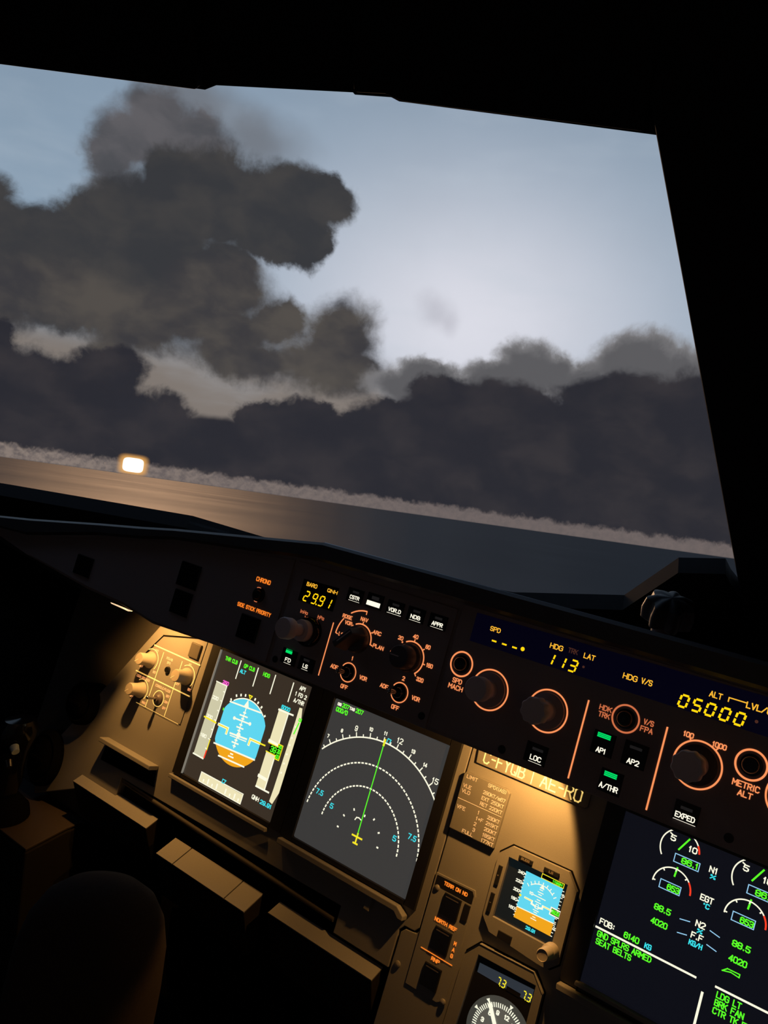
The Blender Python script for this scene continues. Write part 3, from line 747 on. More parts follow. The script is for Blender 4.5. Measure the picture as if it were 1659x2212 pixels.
# shelf lips below the screens and the left-hand ledge
ip.part('screen_lip', panel, lambda b: b.poly([(-637, -171), (-637, -166), (-464, -166), (-464, -171)], 0, 7), bevel=1)
ip.part('screen_lip', panel, lambda b: b.poly([(-441, -173), (-441, -166.5), (-272, -166.5), (-262, -173), (-262, -178), (-268, -178), (-274, -173)], 0, 10), bevel=1)
ip.part('screen_lip', panel, lambda b: b.poly([(-97, -160), (-97, -154), (90, -154), (90, -160)], 0, 11), bevel=1)
ip.part('screen_lip', panel, lambda b: b.poly([(-83, -150), (-83, -146), (90, -146), (90, -150)], 0, 7), bevel=1)
ip.part('lip_bracket', panel, lambda b: b.box(-311, -188, -303, -173, 0, 7), bevel=1)
ip.part('ledge', panel, lambda b: b.box(-773, -173, -664, -167, 0, 16), bevel=1)
ip.part('ledge_recess', matt, lambda b: b.poly([(-774, -199), (-661, -194), (-666, -173), (-772, -173)], 0, 0.6))
ip.part('rail', mat('rail_bronze', (0.05, 0.043, 0.036), 0.7), lambda b: b.tube((-718, -209, -1), (-345, -217, -1), 2.8, 2.8, 16), smooth=True)
for u, v in ((-257.5, -220.4),):
    ip.part('screw', screwm, lambda b: b.lathe(u, v, [(3.4, 0), (3.2, 1.4), (2, 2.2), (0.01, 2.4)], 18), smooth=True)

def bezel(t, u0, v0, u1, v1, rim, w1, m_, name='bezel'):
    l, r_, bt_, tp = rim
    t.part(name, m_, lambda b: (b.box(u0 - l, v0 - bt_, u0, v1 + tp, 0, w1, 0.5), b.box(u1, v0 - bt_, u1 + r_, v1 + tp, 0, w1, 0.5), b.box(u0, v0 - bt_, u1, v0, 0, w1, 0.5), b.box(u0, v1, u1, v1 + tp, 0, w1, 0.5)))

def screen_fns(u0, v0, k):
    def S(x, y): return (u0 + x * k, v0 + y * k)
    return S
SW = 0.7     # screen surface height

# ---- primary flight display
pf = Thing('primary_flight_display', 'leftmost screen showing a blue and ochre artificial horizon with speed and altitude tapes', 'display', MIP, -541, -79)
S = screen_fns(-620, 0, 1.58)
bezel(pf, -619, -159.5, -462.5, 3, (17, 18, 5, 10), 3.5, black)
def rrect(b, u0, v0, u1, v1, r, w):
    pts = []
    for cx_, cy_, a in ((u1 - r, v1 - r, 0), (u0 + r, v1 - r, 90), (u0 + r, v0 + r, 180), (u1 - r, v0 + r, 270)):
        pts += [(cx_ + r * math.cos(R(a + 15 * i)), cy_ + r * math.sin(R(a + 15 * i))) for i in range(7)]
    b.flat(pts, w)
scr = pf.part('screen', BG_PFD, lambda b: rrect(b, -619, -159.5, -462.5, 3, 3, SW))
pf.part('edge_strip', mat('strip_silver', (0.5, 0.5, 0.48), 0.35, metal=0.8, emit=(150, 150, 140), estr=0.5), lambda b: b.box(-620.0, -159.5, -619.1, 3, SW, 3.8))  # pale glowing strip, a painted reflection on the bezel edge
L1, L2, L3, L4 = SW + .15, SW + .3, SW + .45, SW + .6
CX, CY, RB = 44.7, -52.0, 26.0
def ball_pts(lo, hi, n=60):
    pts = []
    for i in range(n):
        a = 2 * math.pi * i / n
        x = CX + max(-22.9, min(22.9, RB * math.cos(a))); y = CY + RB * math.sin(a)
        pts.append((x, y))
    return pts
def hz(x): return -66.9 + 0.055 * (x - CX)
def clip(pts, above):
    out = []
    for i in range(len(pts)):
        p, q = pts[i], pts[(i + 1) % len(pts)]
        dp, dq = p[1] - hz(p[0]), q[1] - hz(q[0])
        if not above: dp, dq = -dp, -dq
        if dp >= 0: out.append(p)
        if dp * dq < 0:
            t_ = dp / (dp - dq); out.append((p[0] + (q[0] - p[0]) * t_, p[1] + (q[1] - p[1]) * t_))
    return out
pf.part('sky_field', S_SKY, lambda b: b.flat([S(*p) for p in clip(ball_pts(0, 0), True)], L1), scr)
pf.part('ground_field', S_GND, lambda b: b.flat([S(*p) for p in clip(ball_pts(0, 0), False)], L1), scr)
def sline(b, x0, y0, x1, y1, lw, w): b.seg(S(x0, y0), S(x1, y1), lw * 1.58, w, cap=False)
def srect(b, x0, y0, x1, y1, w): b.rect(*S(x0, y0), *S(x1, y1), w)
pf.part('speed_tape', S_TAPE, lambda b: srect(b, 5, -83, 17, -23.2, L1), scr)
pf.part('heading_tape', S_TAPE2, lambda b: srect(b, 19.6, -100, 66.6, -93, L1), scr)
pf.part('altitude_tape', S_TAPE2, lambda b: (srect(b, 75.2, -48.2, 85, -22.3, L1), srect(b, 75.5, -82, 84.8, -55.5, L1)), scr)
pf.part('vertical_speed_scale', S_TAPE2, lambda b: b.flat([S(*p) for p in ((93.3, -15.7), (96.1, -15.5), (98.6, -25), (98.6, -79), (95.5, -88.6), (92.1, -87.8), (92.6, -78), (93.4, -26.8))], L1), scr)
def pfd_white(b):
    for x in (23.6, 43.1, 62.0, 81.1): sline(b, x, -0.2, x + .1, -15.4, 1.0, L2)
    for t_, x, y, wd in (('AP1', 88, -3.6, 6.2), ('1 FD 2', 85.5, -8.8, 11.6), ('A/THR', 85.9, -13.7, 10.4), ('QNH', 75.2, -92.2, 7.4)): b.text(t_, *S(x, y), wd * 1.58, 5.2, 1.0, L2)
    sline(b, 17.3, -23, 17.3, -66, .9, L2); sline(b, 4.6, -23.2, 17.6, -23.4, .8, L2); sline(b, 4.2, -83, 17, -83.2, 1.2, L2)
    for i, y in enumerate((-28.5, -36, -44, -51.8, -59.5, -67.2, -75)): sline(b, 15.2, y, 17.3, y, .8, L2)
    for t_, y in (('220', -37.2), ('200', -52.6), ('180', -68.2)): b.text(t_, *S(6.0, y), 6.8 * 1.58, 4.6, 1.0, L2)
    sline(b, 22, hz(22), 67.5, hz(67.5), 1.2, L2); sline(b, 25, -33.4, 59.6, -31.3, 1.2, L2); sline(b, 30.6, -75.4, 59.6, -74, 1.2, L2)
    for y, hw in ((-36.6, 1.6), (-39.2, 4.4), (-41.4, 1.6), (-43.2, 8.4), (-46.2, 1.6), (-48.7, 3.8), (-51, 1.6), (-58.6, 1.6), (-60.8, 3.8), (-63.2, 1.6), (-69.6, 1.6), (-71.8, 3.0)): sline(b, CX - 1.2 - hw, y - hw * .055, CX - 1.2 + hw, y + hw * .055, 1.15, L2)
    b.disc(*S(35, -43.7), 2.2, L2, 12); b.disc(*S(52, -42.6), 2.2, L2, 12)
    sline(b, 43.6, -32, 43.6, -65, .9, L2)
    sline(b, 35, -55.6, 54, -54.2, 1.3, L3); sline(b, 36, -57.2, 53.8, -56, .8, L3); b.disc(*S(44.4, -54.2), 3.4, L3, 14)
    b.flat([S(*p) for p in ((43.2, -26.2), (46.0, -32.2), (40.6, -32.2))], L2)
    for x, y in ((30.6, -28.0), (34.8, -26.2), (39.2, -25.0), (49.4, -24.8), (53.2, -26.2), (57.6, -28.2), (63, -33.2), (26.6, -32.4)):
        dx, dy = x - CX, y - CY; l = math.hypot(dx, dy); sline(b, x, y, x + dx / l * 2.0, y + dy / l * 2.0, 1.5, L2)
    a = [(30 + 5 * i) for i in range(25)]
    b.arc(*S(CX, CY), 26 * 1.58, 1.4, 48, 128, L2)
    # white outline under the aircraft symbol
    for q in (((21.6, -53.4), (31.8, -53.2), (31.8, -57)), ((57, -57), (57, -52.9), (66.6, -52.6))): b.line([S(*p) for p in q], 3.6, L3)
    sline(b, 74.5, -23.3, 90.2, -22.9, 1.3, L2); sline(b, 75.4, -82.4, 89.8, -82.3, 1.3, L2); sline(b, 85, -23, 85, -46.6, 1.0, L2); sline(b, 84.8, -57.8, 84.8, -82, 1.0, L2)
    sline(b, 74.4, -47.6, 85, -48.2, 2.6, L2); sline(b, 74.6, -74.4, 84, -74.8, 2.4, L2)
    for y in (-30, -38.5, -44, -51, -58, -65): b.disc(*S(95, y), 1.2, L2, 8)
    b.line([S(*p) for p in ((19.4, -100.2), (19.4, -92.8), (66.6, -92.4), (66.6, -100), (19.4, -100.2))], 1.1, L2)
    for x in (24, 29, 34, 39, 49, 54, 59, 63.5): sline(b, x, -95 if x in (29, 39, 49, 59) else -97, x, -99.2, 1.4, L2)
pf.part('white_symbol', S_WHITE, pfd_white, scr)
pf.part('green_symbol', S_GREEN, lambda b: (b.text('THR CLB', *S(6.4, -4.8), 14.2 * 1.58, 5.2, 1.1, L2), b.text('OP CLB', *S(28, -4.7), 12.2 * 1.58, 5.2, 1.1, L2), b.text('HDG', *S(49.6, -4.7), 7.2 * 1.58, 5.2, 1.1, L2),
        sline(b, 21.2, -40, 21.2, -42, 1.2, L2), sline(b, 67.4, -52.4, 68.4, -52.4, 1.2, L2), sline(b, 97.2, -26, 95.5, -35.5, 1.1, L2), b.text('09', *S(96.0, -25.4), 5.2, 4.2, 1.1, L3)), scr)
pf.part('cyan_symbol', S_CYAN, lambda b: (b.text('ALT', *S(25.6, -9.5), 6.6 * 1.58, 5.0, 1.1, L2), b.text('5000', *S(76.6, -22.0), 9.0 * 1.58, 5.0, 1.1, L3), b.text('29.91', *S(84, -92.6), 12 * 1.58, 5.2, 1.1, L2), b.line([S(*p) for p in ((42.8, -92.4), (42.8, -89.8), (46.4, -89.8), (44.8, -92.4), (42.8, -92.4))], 1.1, L3)), scr)
pf.part('magenta_symbol', S_MAG, lambda b: b.text('250', *S(11.6, -23.0), 7.0 * 1.58, 4.8, 1.1, L3), scr)
pf.part('altitude_box', BG_BLK, lambda b: b.flat([S(*p) for p in ((77.4, -49.5), (85, -49.5), (85, -47), (89.2, -47), (89.2, -57.6), (85, -57.6), (85, -55.4), (77.4, -55.4))], L3), scr)
pf.part('yellow_symbol', S_YEL, lambda b: (sline(b, 3.6, -52.9, 18.5, -53.4, 1.3, L3), b.line([S(*p) for p in ((21.6, -53.4), (31.8, -53.2), (31.8, -57))], 1.5, L4), b.line([S(*p) for p in ((57, -57), (57, -52.9), (66.6, -52.6))], 1.5, L4), sline(b, 66.4, -52.6, 73.2, -52.3, 1.1, L4),
        b.line([S(*p) for p in ((75.4, -49), (85, -49), (85, -46.8), (89.4, -46.8), (89.4, -57.8), (85.2, -57.8), (85.2, -55.6), (75.4, -55.6))], 1.2, L4), b.line([S(*p) for p in ((42.6, -22.6), (46, -22.6), (44.6, -25), (42.6, -22.6))], 1.3, L3), sline(b, 17.5, -67, 17.5, -76, .9, L2)), scr)
pf.part('altitude_digits', S_GREEN, lambda b: (b.text('39', *S(78.6, -54.6), 9.4, 7.4, 1.2, L4), b.text('20', *S(85.4, -53.6), 5.2, 5.4, 1.0, L4), b.text('00', *S(85.4, -57.2), 5.2, 4.6, 1.0, L4), b.text('40', *S(85.4, -49.6), 5.2, 3.6, 1.0, L4)), scr)
pf.part('red_symbol', S_RED, lambda b: sline(b, 17.4, -76, 17.2, -82.6, 1.3, L2), scr)

# ---- navigation display
nd = Thing('navigation_display', 'second screen showing white range arcs and a green track line', 'display', MIP, -347, -79)
S = screen_fns(-426.3, 0, 1.58)
bezel(nd, -426.3, -160, -268.5, 2, (18, 13.5, 5, 11), 3.5, black)
scr = nd.part('screen', BG_ND, lambda b: rrect(b, -426.3, -160, -268.5, 2, 2, SW))
NCX, NCY = 51.0, -80.2
def pol(r, a): return (NCX + r * math.sin(R(a)), NCY + r * math.cos(R(a)))
def nd_white(b):
    c = S(NCX, NCY)
    b.arc(*c, 66.2 * 1.58, 1.5, 90 + 48.5, 90 - 48.0, L2, 80)
    for i in range(13, 33):
        a = i * 5 - 111.3
        if -47 < a < 47:
            big = i % 2 == 0
            sline(b, *pol(66.2, a), *pol(69.6 if big else 68.2, a), .8, L2)
    for r_, lim, step in ((48.8, 84, 3.55), (33.3, 86, 4.9)):
        a = -lim
        while a < lim:
            b.arc(*c, r_ * 1.58, 1.6, 90 - a, 90 - a - step * .68, L2, 4); a += step
    for n_ in range(7, 16):
        a = n_ * 10 - 111.3; p_ = pol(72.2, a); t_ = str(n_); big = n_ in (9, 12, 15); hh = 3.9 if big else 2.7; wd = (5.0 if big else 3.2) if len(t_) > 1 else (2.4 if big else 1.8)
        b.text(t_, *S(p_[0] - wd / 2, p_[1] - hh / 2), wd * 1.58, hh * 1.58, 0.95, L2)
    for x, y in ((42.8, -65.3), (36.5, -71.8), (34.4, -80.2), (59.5, -65.2), (65.7, -71.5), (67.8, -80.2), (52.0, -66.0)):
        dx, dy = x - NCX, y - NCY; l = math.hypot(dx, dy); sline(b, x, y, x + dx / l * 1.6, y + dy / l * 1.6, 1.1, L2)
    b.line([S(*p) for p in ((45.4, -70.4), (46.2, -68.6), (48, -68.2), (50, -68.8))], 1.2, L2)
    b.text('GS', *S(3.0, -3.0), 3.6 * 1.58, 3.6, .9, L2); b.text('TAS', *S(14.0, -2.6), 4.9 * 1.58, 3.6, .9, L2)
nd.part('white_symbol', S_WHITE, nd_white, scr)
nd.part('green_symbol', S_GREEN, lambda b: (b.text('207', *S(7.2, -3.2), 6.6 * 1.58, 5.2, 1.0, L2), b.text('207', *S(19.8, -2.9), 6.8 * 1.58, 5.2, 1.0, L2), b.text('000/0', *S(3.0, -7.4), 10.8 * 1.58, 5.4, 1.1, L2), sline(b, 50.9, -79.7, 50.3, -14, .75, L3)), scr)
nd.part('cyan_symbol', S_CYAN, lambda b: (b.text('7.5', *S(7.2, -66.6), 6.6 * 1.58, 6.0, 1.0, L2), b.text('5', *S(22.2, -71.4), 3.0 * 1.58, 6.0, 1.0, L2), b.text('5', *S(77.6, -71.4), 3.0 * 1.58, 6.0, 1.0, L2), b.text('7.5', *S(88.2, -65.6), 6.6 * 1.58, 6.0, 1.0, L2), b.line([S(*p) for p in ((52, -13), (52.4, -10.6), (55, -10.8), (54.4, -13.2))], 1.0, L3)), scr)
nd.part('yellow_symbol', S_YEL, lambda b: (sline(b, 46.4, -80.3, 55.6, -80.3, 1.2, L3), sline(b, 51, -77.6, 51, -85.4, 1.2, L3), sline(b, 48.8, -84.8, 53.2, -84.8, 1.2, L3), srect(b, 49.6, -16.6, 51.2, -11.6, L3)), scr)

# ---- engine display
ed = Thing('engine_display', 'dark screen with green engine readouts and GND SPLRS ARMED message', 'display', MIP, -1, -70)
EU, EV = -80.2, 8.1
S = screen_fns(EU, EV, 1.58)
bezel(ed, EU, -149.5, 77.8, 9, (18, 18, 4, 10), 3.5, black)
scr = ed.part('screen', BG_EWD, lambda b: b.rect(EU, -149.5, 77.8, 9, SW))
def ew_white(b):
    for dx in (0, 38.8):
        c = S(33.3 + dx, -7.8)
        b.arc(*c, 10.5 * 1.58, 1.1, 216, 20, L2, 50)
        sline(b, 26.4 + dx, -0.9, 28 + dx, -1.6, .7, L2)
        c = S(34 + dx, -28.6)
        b.arc(*c, 10.3 * 1.58, 1.1, 182, 38, L2, 40)
        for a in (178, 128, 88, 48): sline(b, 34 + dx + 10.2 * math.cos(R(a)), -28.6 + 10.2 * math.sin(R(a)), 34 + dx + 8.9 * math.cos(R(a)), -28.6 + 8.9 * math.sin(R(a)), .7, L2)
        b.text('5', *S(27.2 + dx, -4.8), 3.0 * 1.58, 5.4, 1.0, L2); b.text('10', *S(37.6 + dx, -6.9), 4.8 * 1.58, 5.4, 1.0, L2)
    for t_, x, y, wd in (('N1', 50.3, -12.6, 4.6), ('EGT', 49.4, -28.2, 7.0), ('N2', 50.4, -42.0, 5.2), ('F.F', 49.6, -48.6, 6.4), ('FOB:', 1.9, -63.9, 9.0)): b.text(t_, *S(x, y), wd * 1.58, 5.4, .95, L2)
    sline(b, 0.4, -66.2, 57.4, -66.4, 1.1, L2); sline(b, 67, -66, 98, -65.9, 1.1, L2); sline(b, 61.9, -71.5, 62, -98, 1.3, L2)
ed.part('white_symbol', S_WHITE, ew_white, scr)
def ew_green(b):
    for dx in (0, 38.8):
        sline(b, 32.7 + dx, -8.2, 37.2 + dx, -0.2, .9, L2); sline(b, 34.7 + dx, -17.1, 34.2 + dx, -22.6, .95, L2)
        b.text('86.1', *S(35.6 + dx, -14.3), 9.4 * 1.58, 5.2, 1.0, L2); b.text('653', *S(31.8 + dx, -30.6), 6.9 * 1.58, 5.2, 1.0, L2)
    for dx in (0, 41.7): b.text('88.5', *S(28 + dx, -43.2), 9.2 * 1.58, 5.4, 1.0, L2); b.text('4020', *S(28.1 + dx, -50.8), 9.2 * 1.58, 5.4, 1.0, L2)
    b.text('6140', *S(16.4, -64.7), 8.8 * 1.58, 5.4, 1.0, L2)
    b.text('GND SPLRS ARMED', *S(2.3, -70.8), 31.4 * 1.58, 5.4, .95, L2); b.text('SEAT BELTS', *S(2.6, -74.9), 20.8 * 1.58, 5.4, .95, L2)
    b.text('LDG LT', *S(68.5, -71.0), 12.6 * 1.58, 5.4, .95, L2); b.text('BRK FAN', *S(68.5, -75.0), 14.8 * 1.58, 5.4, .95, L2); b.text('CTR TK FEEDG', *S(68.5, -79.0), 25.6 * 1.58, 5.4, .95, L2)
    b.line([S(*p) for p in ((68.4, -56.9), (70.6, -54.9), (76.8, -54.9), (76.8, -56.5), (72.5, -55.9), (68.4, -56.9))], .9, L2)
ed.part('green_symbol', S_GREEN, ew_green, scr)
ed.part('cyan_symbol', S_CYAN, lambda b: (b.text('%', *S(51.6, -15.6), 2.9 * 1.58, 4.0, .9, L2), b.text('*C', *S(51.6, -31.4), 3.6 * 1.58, 4.4, .9, L2), b.text('%', *S(52, -44.9), 2.9 * 1.58, 4.0, .9, L2), b.text('KG/H', *S(49.4, -52.4), 7.2 * 1.58, 4.6, .9, L2), b.text('KG', *S(28.3, -64.8), 3.9 * 1.58, 4.8, .9, L2)), scr)
def ew_blue(b):
    for dx in (0, 38.8):
        for q in (((31.8, -10.5), (45.2, -10.5), (45.2, -14.9), (31.8, -14.9), (31.8, -10.5)), ((27.8, -26.5), (39.0, -26.5), (39.0, -31.0), (27.8, -31.0), (27.8, -26.5))): b.line([S(p[0] + dx, p[1]) for p in q], .75, L2)
    for q in ((42.2, -42.1, 47.7, -41.2), (42.6, -49.3, 47.8, -48.4), (58, -40.9, 63.5, -42.1), (58.1, -48.3, 63.6, -49.5)): sline(b, *q, .5, L2)
ed.part('pale_blue_symbol', S_LBLUE, ew_blue, scr)
def ew_red(b):
    for dx in (0, 38.8):
        b.arc(*S(33.3 + dx, -7.8), 10.5 * 1.58, 1.5, 33, 9, L3, 10); b.arc(*S(34 + dx, -28.6), 10.3 * 1.58, 1.4, 38, 0, L3, 12)
ed.part('red_symbol', S_RED, ew_red, scr)

# ---- standby instrument
st = Thing('standby_instrument', 'small square standby instrument with blue and ochre horizon and ivory knob', 'instrument', MIP, -143, -104)
oct_ = [(-173, -63), (-114, -62), (-102.6, -75.5), (-101.8, -142), (-110, -150), (-121, -150), (-172.6, -145.6), (-183.3, -134), (-184.5, -74.4)]
def grow(pts, d_):
    cx_ = sum(p[0] for p in pts) / len(pts); cy_ = sum(p[1] for p in pts) / len(pts)
    return [(p[0] + d_ * (1 if p[0] > cx_ else -1), p[1] + d_ * (1 if p[1] > cy_ else -1)) for p in pts]
st.part('gasket', matt, lambda b: b.poly(grow(oct_, 1.3), 0, 0.4))
def frame_with_hole(b, out, hole, w0, w1):
    tri = tessellate_polygon([[Vector((*p, 0)) for p in out], [Vector((*p, 0)) for p in hole]])
    pts = out + hole; n = len(pts); a = len(out); c = len(hole)
    fs = []
    for t_ in tri:
        p0, p1, p2 = (pts[i] for i in t_)
        ccw = (p1[0] - p0[0]) * (p2[1] - p0[1]) - (p2[0] - p0[0]) * (p1[1] - p0[1]) > 0
        t_ = tuple(t_) if ccw else tuple(reversed(t_))
        fs.append(tuple(i + n for i in t_)); fs.append(tuple(reversed(t_)))
    fs += [(i, (i + 1) % a, n + (i + 1) % a, n + i) for i in range(a)] + [(a + i, a + (i + 1) % c, n + a + (i + 1) % c, n + a + i) for i in range(c)]
    b.add([(p[0], p[1], w0) for p in pts] + [(p[0], p[1], w1) for p in pts], fs)
st.part('bezel', panel, lambda b: frame_with_hole(b, oct_, [(-173.5, -73.5), (-112, -73.2), (-112, -131.5), (-173.5, -131.5)], 0.3, 5), bevel=0.7)
scr = st.part('screen', mat('screen_teal', (0.01, 0.012, 0.012), 0.2, emit=(14, 22, 24), estr=0.8), lambda b: b.rect(-173.5, -131.5, -112, -73.2, SW))
SHZ = lambda u: -112.6 + 0.04 * (u + 136)
st.part('sky_field', S_SKY, lambda b: b.flat([(-154.8, -79.4), (-116.6, -79.4), (-116.6, SHZ(-116.6)), (-154.8, SHZ(-154.8))], L1), scr)
st.part('ground_field', S_GND, lambda b: b.flat([(-154.8, -123.7), (-116.6, -123.7), (-116.6, SHZ(-116.6)), (-154.8, SHZ(-154.8))], L1), scr)
def st_white(b):
    b.seg((-154.8, SHZ(-154.8)), (-114.5, SHZ(-114.5)), .9, L2, False)
    for t_, v in (('240', -83.8), ('220', -92.2), ('200', -100.6), ('180', -109), ('160', -117.4)):
        b.text(t_, -162.4, v - .4, 6.6, 3.0, .65, L2)
        b.seg((-155.8, v + 1), (-154.2, v + 1), .7, L2)
    for i in range(13): b.seg((-155.4, -82 - 3.3 * i), (-154.4, -82 - 3.3 * i), .7, L2)
    for i in range(14): b.seg((-116.2, -81.5 - 3.2 * i), (-115.0, -81.5 - 3.2 * i), .7, L2)
    b.text('04', -115.8, -86.8, 4.0, 2.8, .6, L2); b.text('02', -116, -117.4, 4.0, 2.8, .6, L2)
    for a in (-50, -38, -26, -14, 0, 14, 26, 38, 50): b.seg((-135.5 + 17 * math.sin(R(a)), -102 + 17 * math.cos(R(a))), (-135.5 + 19.4 * math.sin(R(a)), -102 + 19.4 * math.cos(R(a))), .8, L2)
    b.arc(-135.5, -102, 17, .8, 48, 132, L2)
    b.flat([(-135.5, -84), (-133, -88.2), (-138, -88.2)], L2)
    for v, hw in ((-89.5, 1.8), (-92, 3), (-94, 1.8), (-96.4, 6.5), (-99, 1.8), (-101.2, 3.2), (-106.8, 2), (-108.8, 3), (-110.6, 1.8), (-115, 1.6), (-117, 3)): b.seg((-135.8 - hw, v), (-135.8 + hw, v), .8, L2, False)
    b.line([(-149, -102.4), (-141.5, -102.4), (-141.5, -104.8), (-137.5, -105.4)], 1.7, L2); b.line([(-121, -102.2), (-130.5, -102.2), (-130.5, -104.6), (-134, -105.4)], 1.7, L2)
    b.line([(-137, -103), (-134.6, -103), (-134.6, -105), (-137, -105), (-137, -103)], .6, L3)
    b.text('10', -146.4, -97.6, 4.0, 2.8, .7, L2)
    b.line([(-122.4, -99.4), (-112.8, -99.4), (-112.8, -105.6), (-122.4, -105.6), (-122.4, -99.4)], 1.1, L3)
st.part('white_symbol', S_WHITE, st_white, scr)
st.part('readout_box', BG_BLK, lambda b: (b.rect(-138.9, -79, -116.4, -75, L2), b.rect(-122, -105.2, -113.2, -99.8, L2)), scr)
st.part('yellow_symbol', S_YEL, lambda b: (b.line([(-138.9, -75), (-116.4, -75), (-116.4, -79), (-138.9, -79), (-138.9, -75)], .65, L3), b.line([(-149, -102.4), (-142, -102.4)], .6, L3), b.line([(-129.5, -102.2), (-122.5, -102.2)], .6, L3), b.disc(-154, -102.4, 1.2, L3, 8)), scr)
st.part('green_symbol', S_GREEN, lambda b: (b.text('1199M', -127.8, -78.4, 10.0, 2.6, .6, L3), b.text('3920', -121.6, -104.4, 8.0, 3.8, .8, L3)), scr)
st.part('cyan_symbol', S_CYAN, lambda b: b.text('29.91', -141, -128.4, 10.4, 3.2, .7, L2), scr)
for nm, q, tx_ in (('bugs_button', (-163.9, -71.4, -149, -67.4), 'BUGS'), ('landing_button', (-137.4, -71.4, -121.8, -67.2), 'LS')):
    bt = st.part(nm, black, lambda b: b.box(*q, 4.5, 6.4, 0.3))
    st.part('legend', mat('legend_grey', (0.30, 0.26, 0.22), 0.6), lambda b: b.text(tx_, (q[0] + q[2]) / 2 - (4.4 if len(tx_) > 2 else 2.2), q[1] + .9, 8.8 if len(tx_) > 2 else 4.4, 2.4, .5, 6.6), bt)
for q, s_ in (((-180.9, -103, -176.4, -84.4), '+'), ((-181, -129, -176.6, -111), '-')):
    bt = st.part('set_button', black, lambda b: b.box(*q, 4.5, 6.4, 0.3))
    st.part('legend', mat('legend_grey', (0.30, 0.26, 0.22), 0.6), lambda b: b.text(s_, (q[0] + q[2]) / 2 - 1.1, (q[1] + q[3]) / 2 - 1.2, 2.2, 2.4, .45, 6.6), bt)
st.part('reset_button', black, lambda b: b.box(-163.8, -146.5, -149, -139.5, 4.5, 6.4, 0.3))
kn = st.part('knob', knobw, lambda b: b.lathe(-110.5, -133, [(7.0, 4.5), (7.4, 6), (7.0, 14), (6.4, 15), (6.0, 15.2), (6.0, 27), (5.2, 28.4), (4.9, 28.0), (0.01, 27.6)], 40), smooth=True)

# ---- bearing indicator with clock-like dial
ri = Thing('bearing_indicator', 'round dial instrument with white needle below two yellow 7.3 readouts', 'instrument', MIP, -141, -230)
oc2 = [(-178, -160), (-121, -158), (-108, -172), (-105, -300), (-193, -300), (-190, -174)]
ri.part('gasket', matt, lambda b: b.poly(grow(oc2, 1.3), 0, 0.4))
ri.part('bezel', panel, lambda b: frame_with_hole(b, oc2, [(-176.5, -170), (-116, -168.5), (-114, -290), (-182, -290)], 0.3, 5), bevel=0.7)
scr = ri.part('faceplate', black, lambda b: b.flat([(-176.5, -170), (-116, -168.5), (-114, -290), (-182, -290)], SW))
rw = ri.part('readout_window', mat('readout_slate', (0.02, 0.022, 0.026), 0.25, emit=(52, 58, 66), estr=0.8), lambda b: b.flat([(-174.5, -177.2), (-117.6, -173.5), (-117.6, -185.8), (-174.5, -186)], L1))
ri.part('readout_gap', black, lambda b: b.flat([(-143, -187), (-128.5, -187), (-128.5, -183), (-143, -183)], L2), rw)
def dd_dig(b):
    for u, v in ((-153.6, -186.4), (-127.2, -185.6)):
        b.seg7('7', u, v, 3.0, 6.6, 1.0, L3, .1); b.seg7('3', u + 5.2, v, 3.2, 6.6, 1.0, L3, .1); b.disc(u + 4.2, v, .6, L3, 8)
ri.part('digits', S_YEL, dd_dig, rw)
DCX, DCY = -139.5, -226.5
ri.part('dial', mat('dial_grey', (0.10, 0.11, 0.11), 0.5, emit=(58, 64, 62), estr=0.8), lambda b: b.disc(DCX, DCY, 32.5, L1, 48), scr)
ri.part('inner_card', mat('card_grey', (0.12, 0.125, 0.12), 0.5, emit=(88, 90, 84), estr=0.8), lambda b: b.disc(DCX, DCY, 22.5, L2, 48), scr)
def dd_white(b):
    for i in range(72):
        a = R(i * 5); b.seg((DCX + 22.6 * math.sin(a), DCY + 22.6 * math.cos(a)), (DCX + 26.8 * math.sin(a), DCY + 26.8 * math.cos(a)), 1.0, L3, False)
    for t_, a in (('3', -75), ('6', -42), ('9', -16), ('12', 14), ('15', 42), ('18', 70)):
        x, y = DCX + 18.2 * math.sin(R(a)), DCY + 18.2 * math.cos(R(a)); b.text(t_, x - (1.6 if len(t_) < 2 else 2.6), y - 2.2, 3.2 if len(t_) < 2 else 5.2, 4.4, 1.0, L3)
    for a in (-36, -66, 12):
        c, s_ = math.cos(R(a)), math.sin(R(a)); p_ = lambda x, y: (DCX + x * c + y * s_, DCY - x * s_ + y * c)
        b.flat([p_(-1.8, 30), p_(1.8, 30), p_(0, 26)], L3)
ri.part('scale', S_WHITE, dd_white, scr)
def dd_needle(b):
    a = R(-34); p_ = lambda x, y: (DCX + x * math.cos(a) + y * math.sin(a), DCY - x * math.sin(a) + y * math.cos(a))
    b.poly([p_(-1.8, -16), p_(1.8, -16), p_(1.8, 24), p_(0, 29), p_(-1.8, 24)], L4 + .2, L4 + 1.0)
ri.part('needle', S_WHITE, dd_needle, scr)

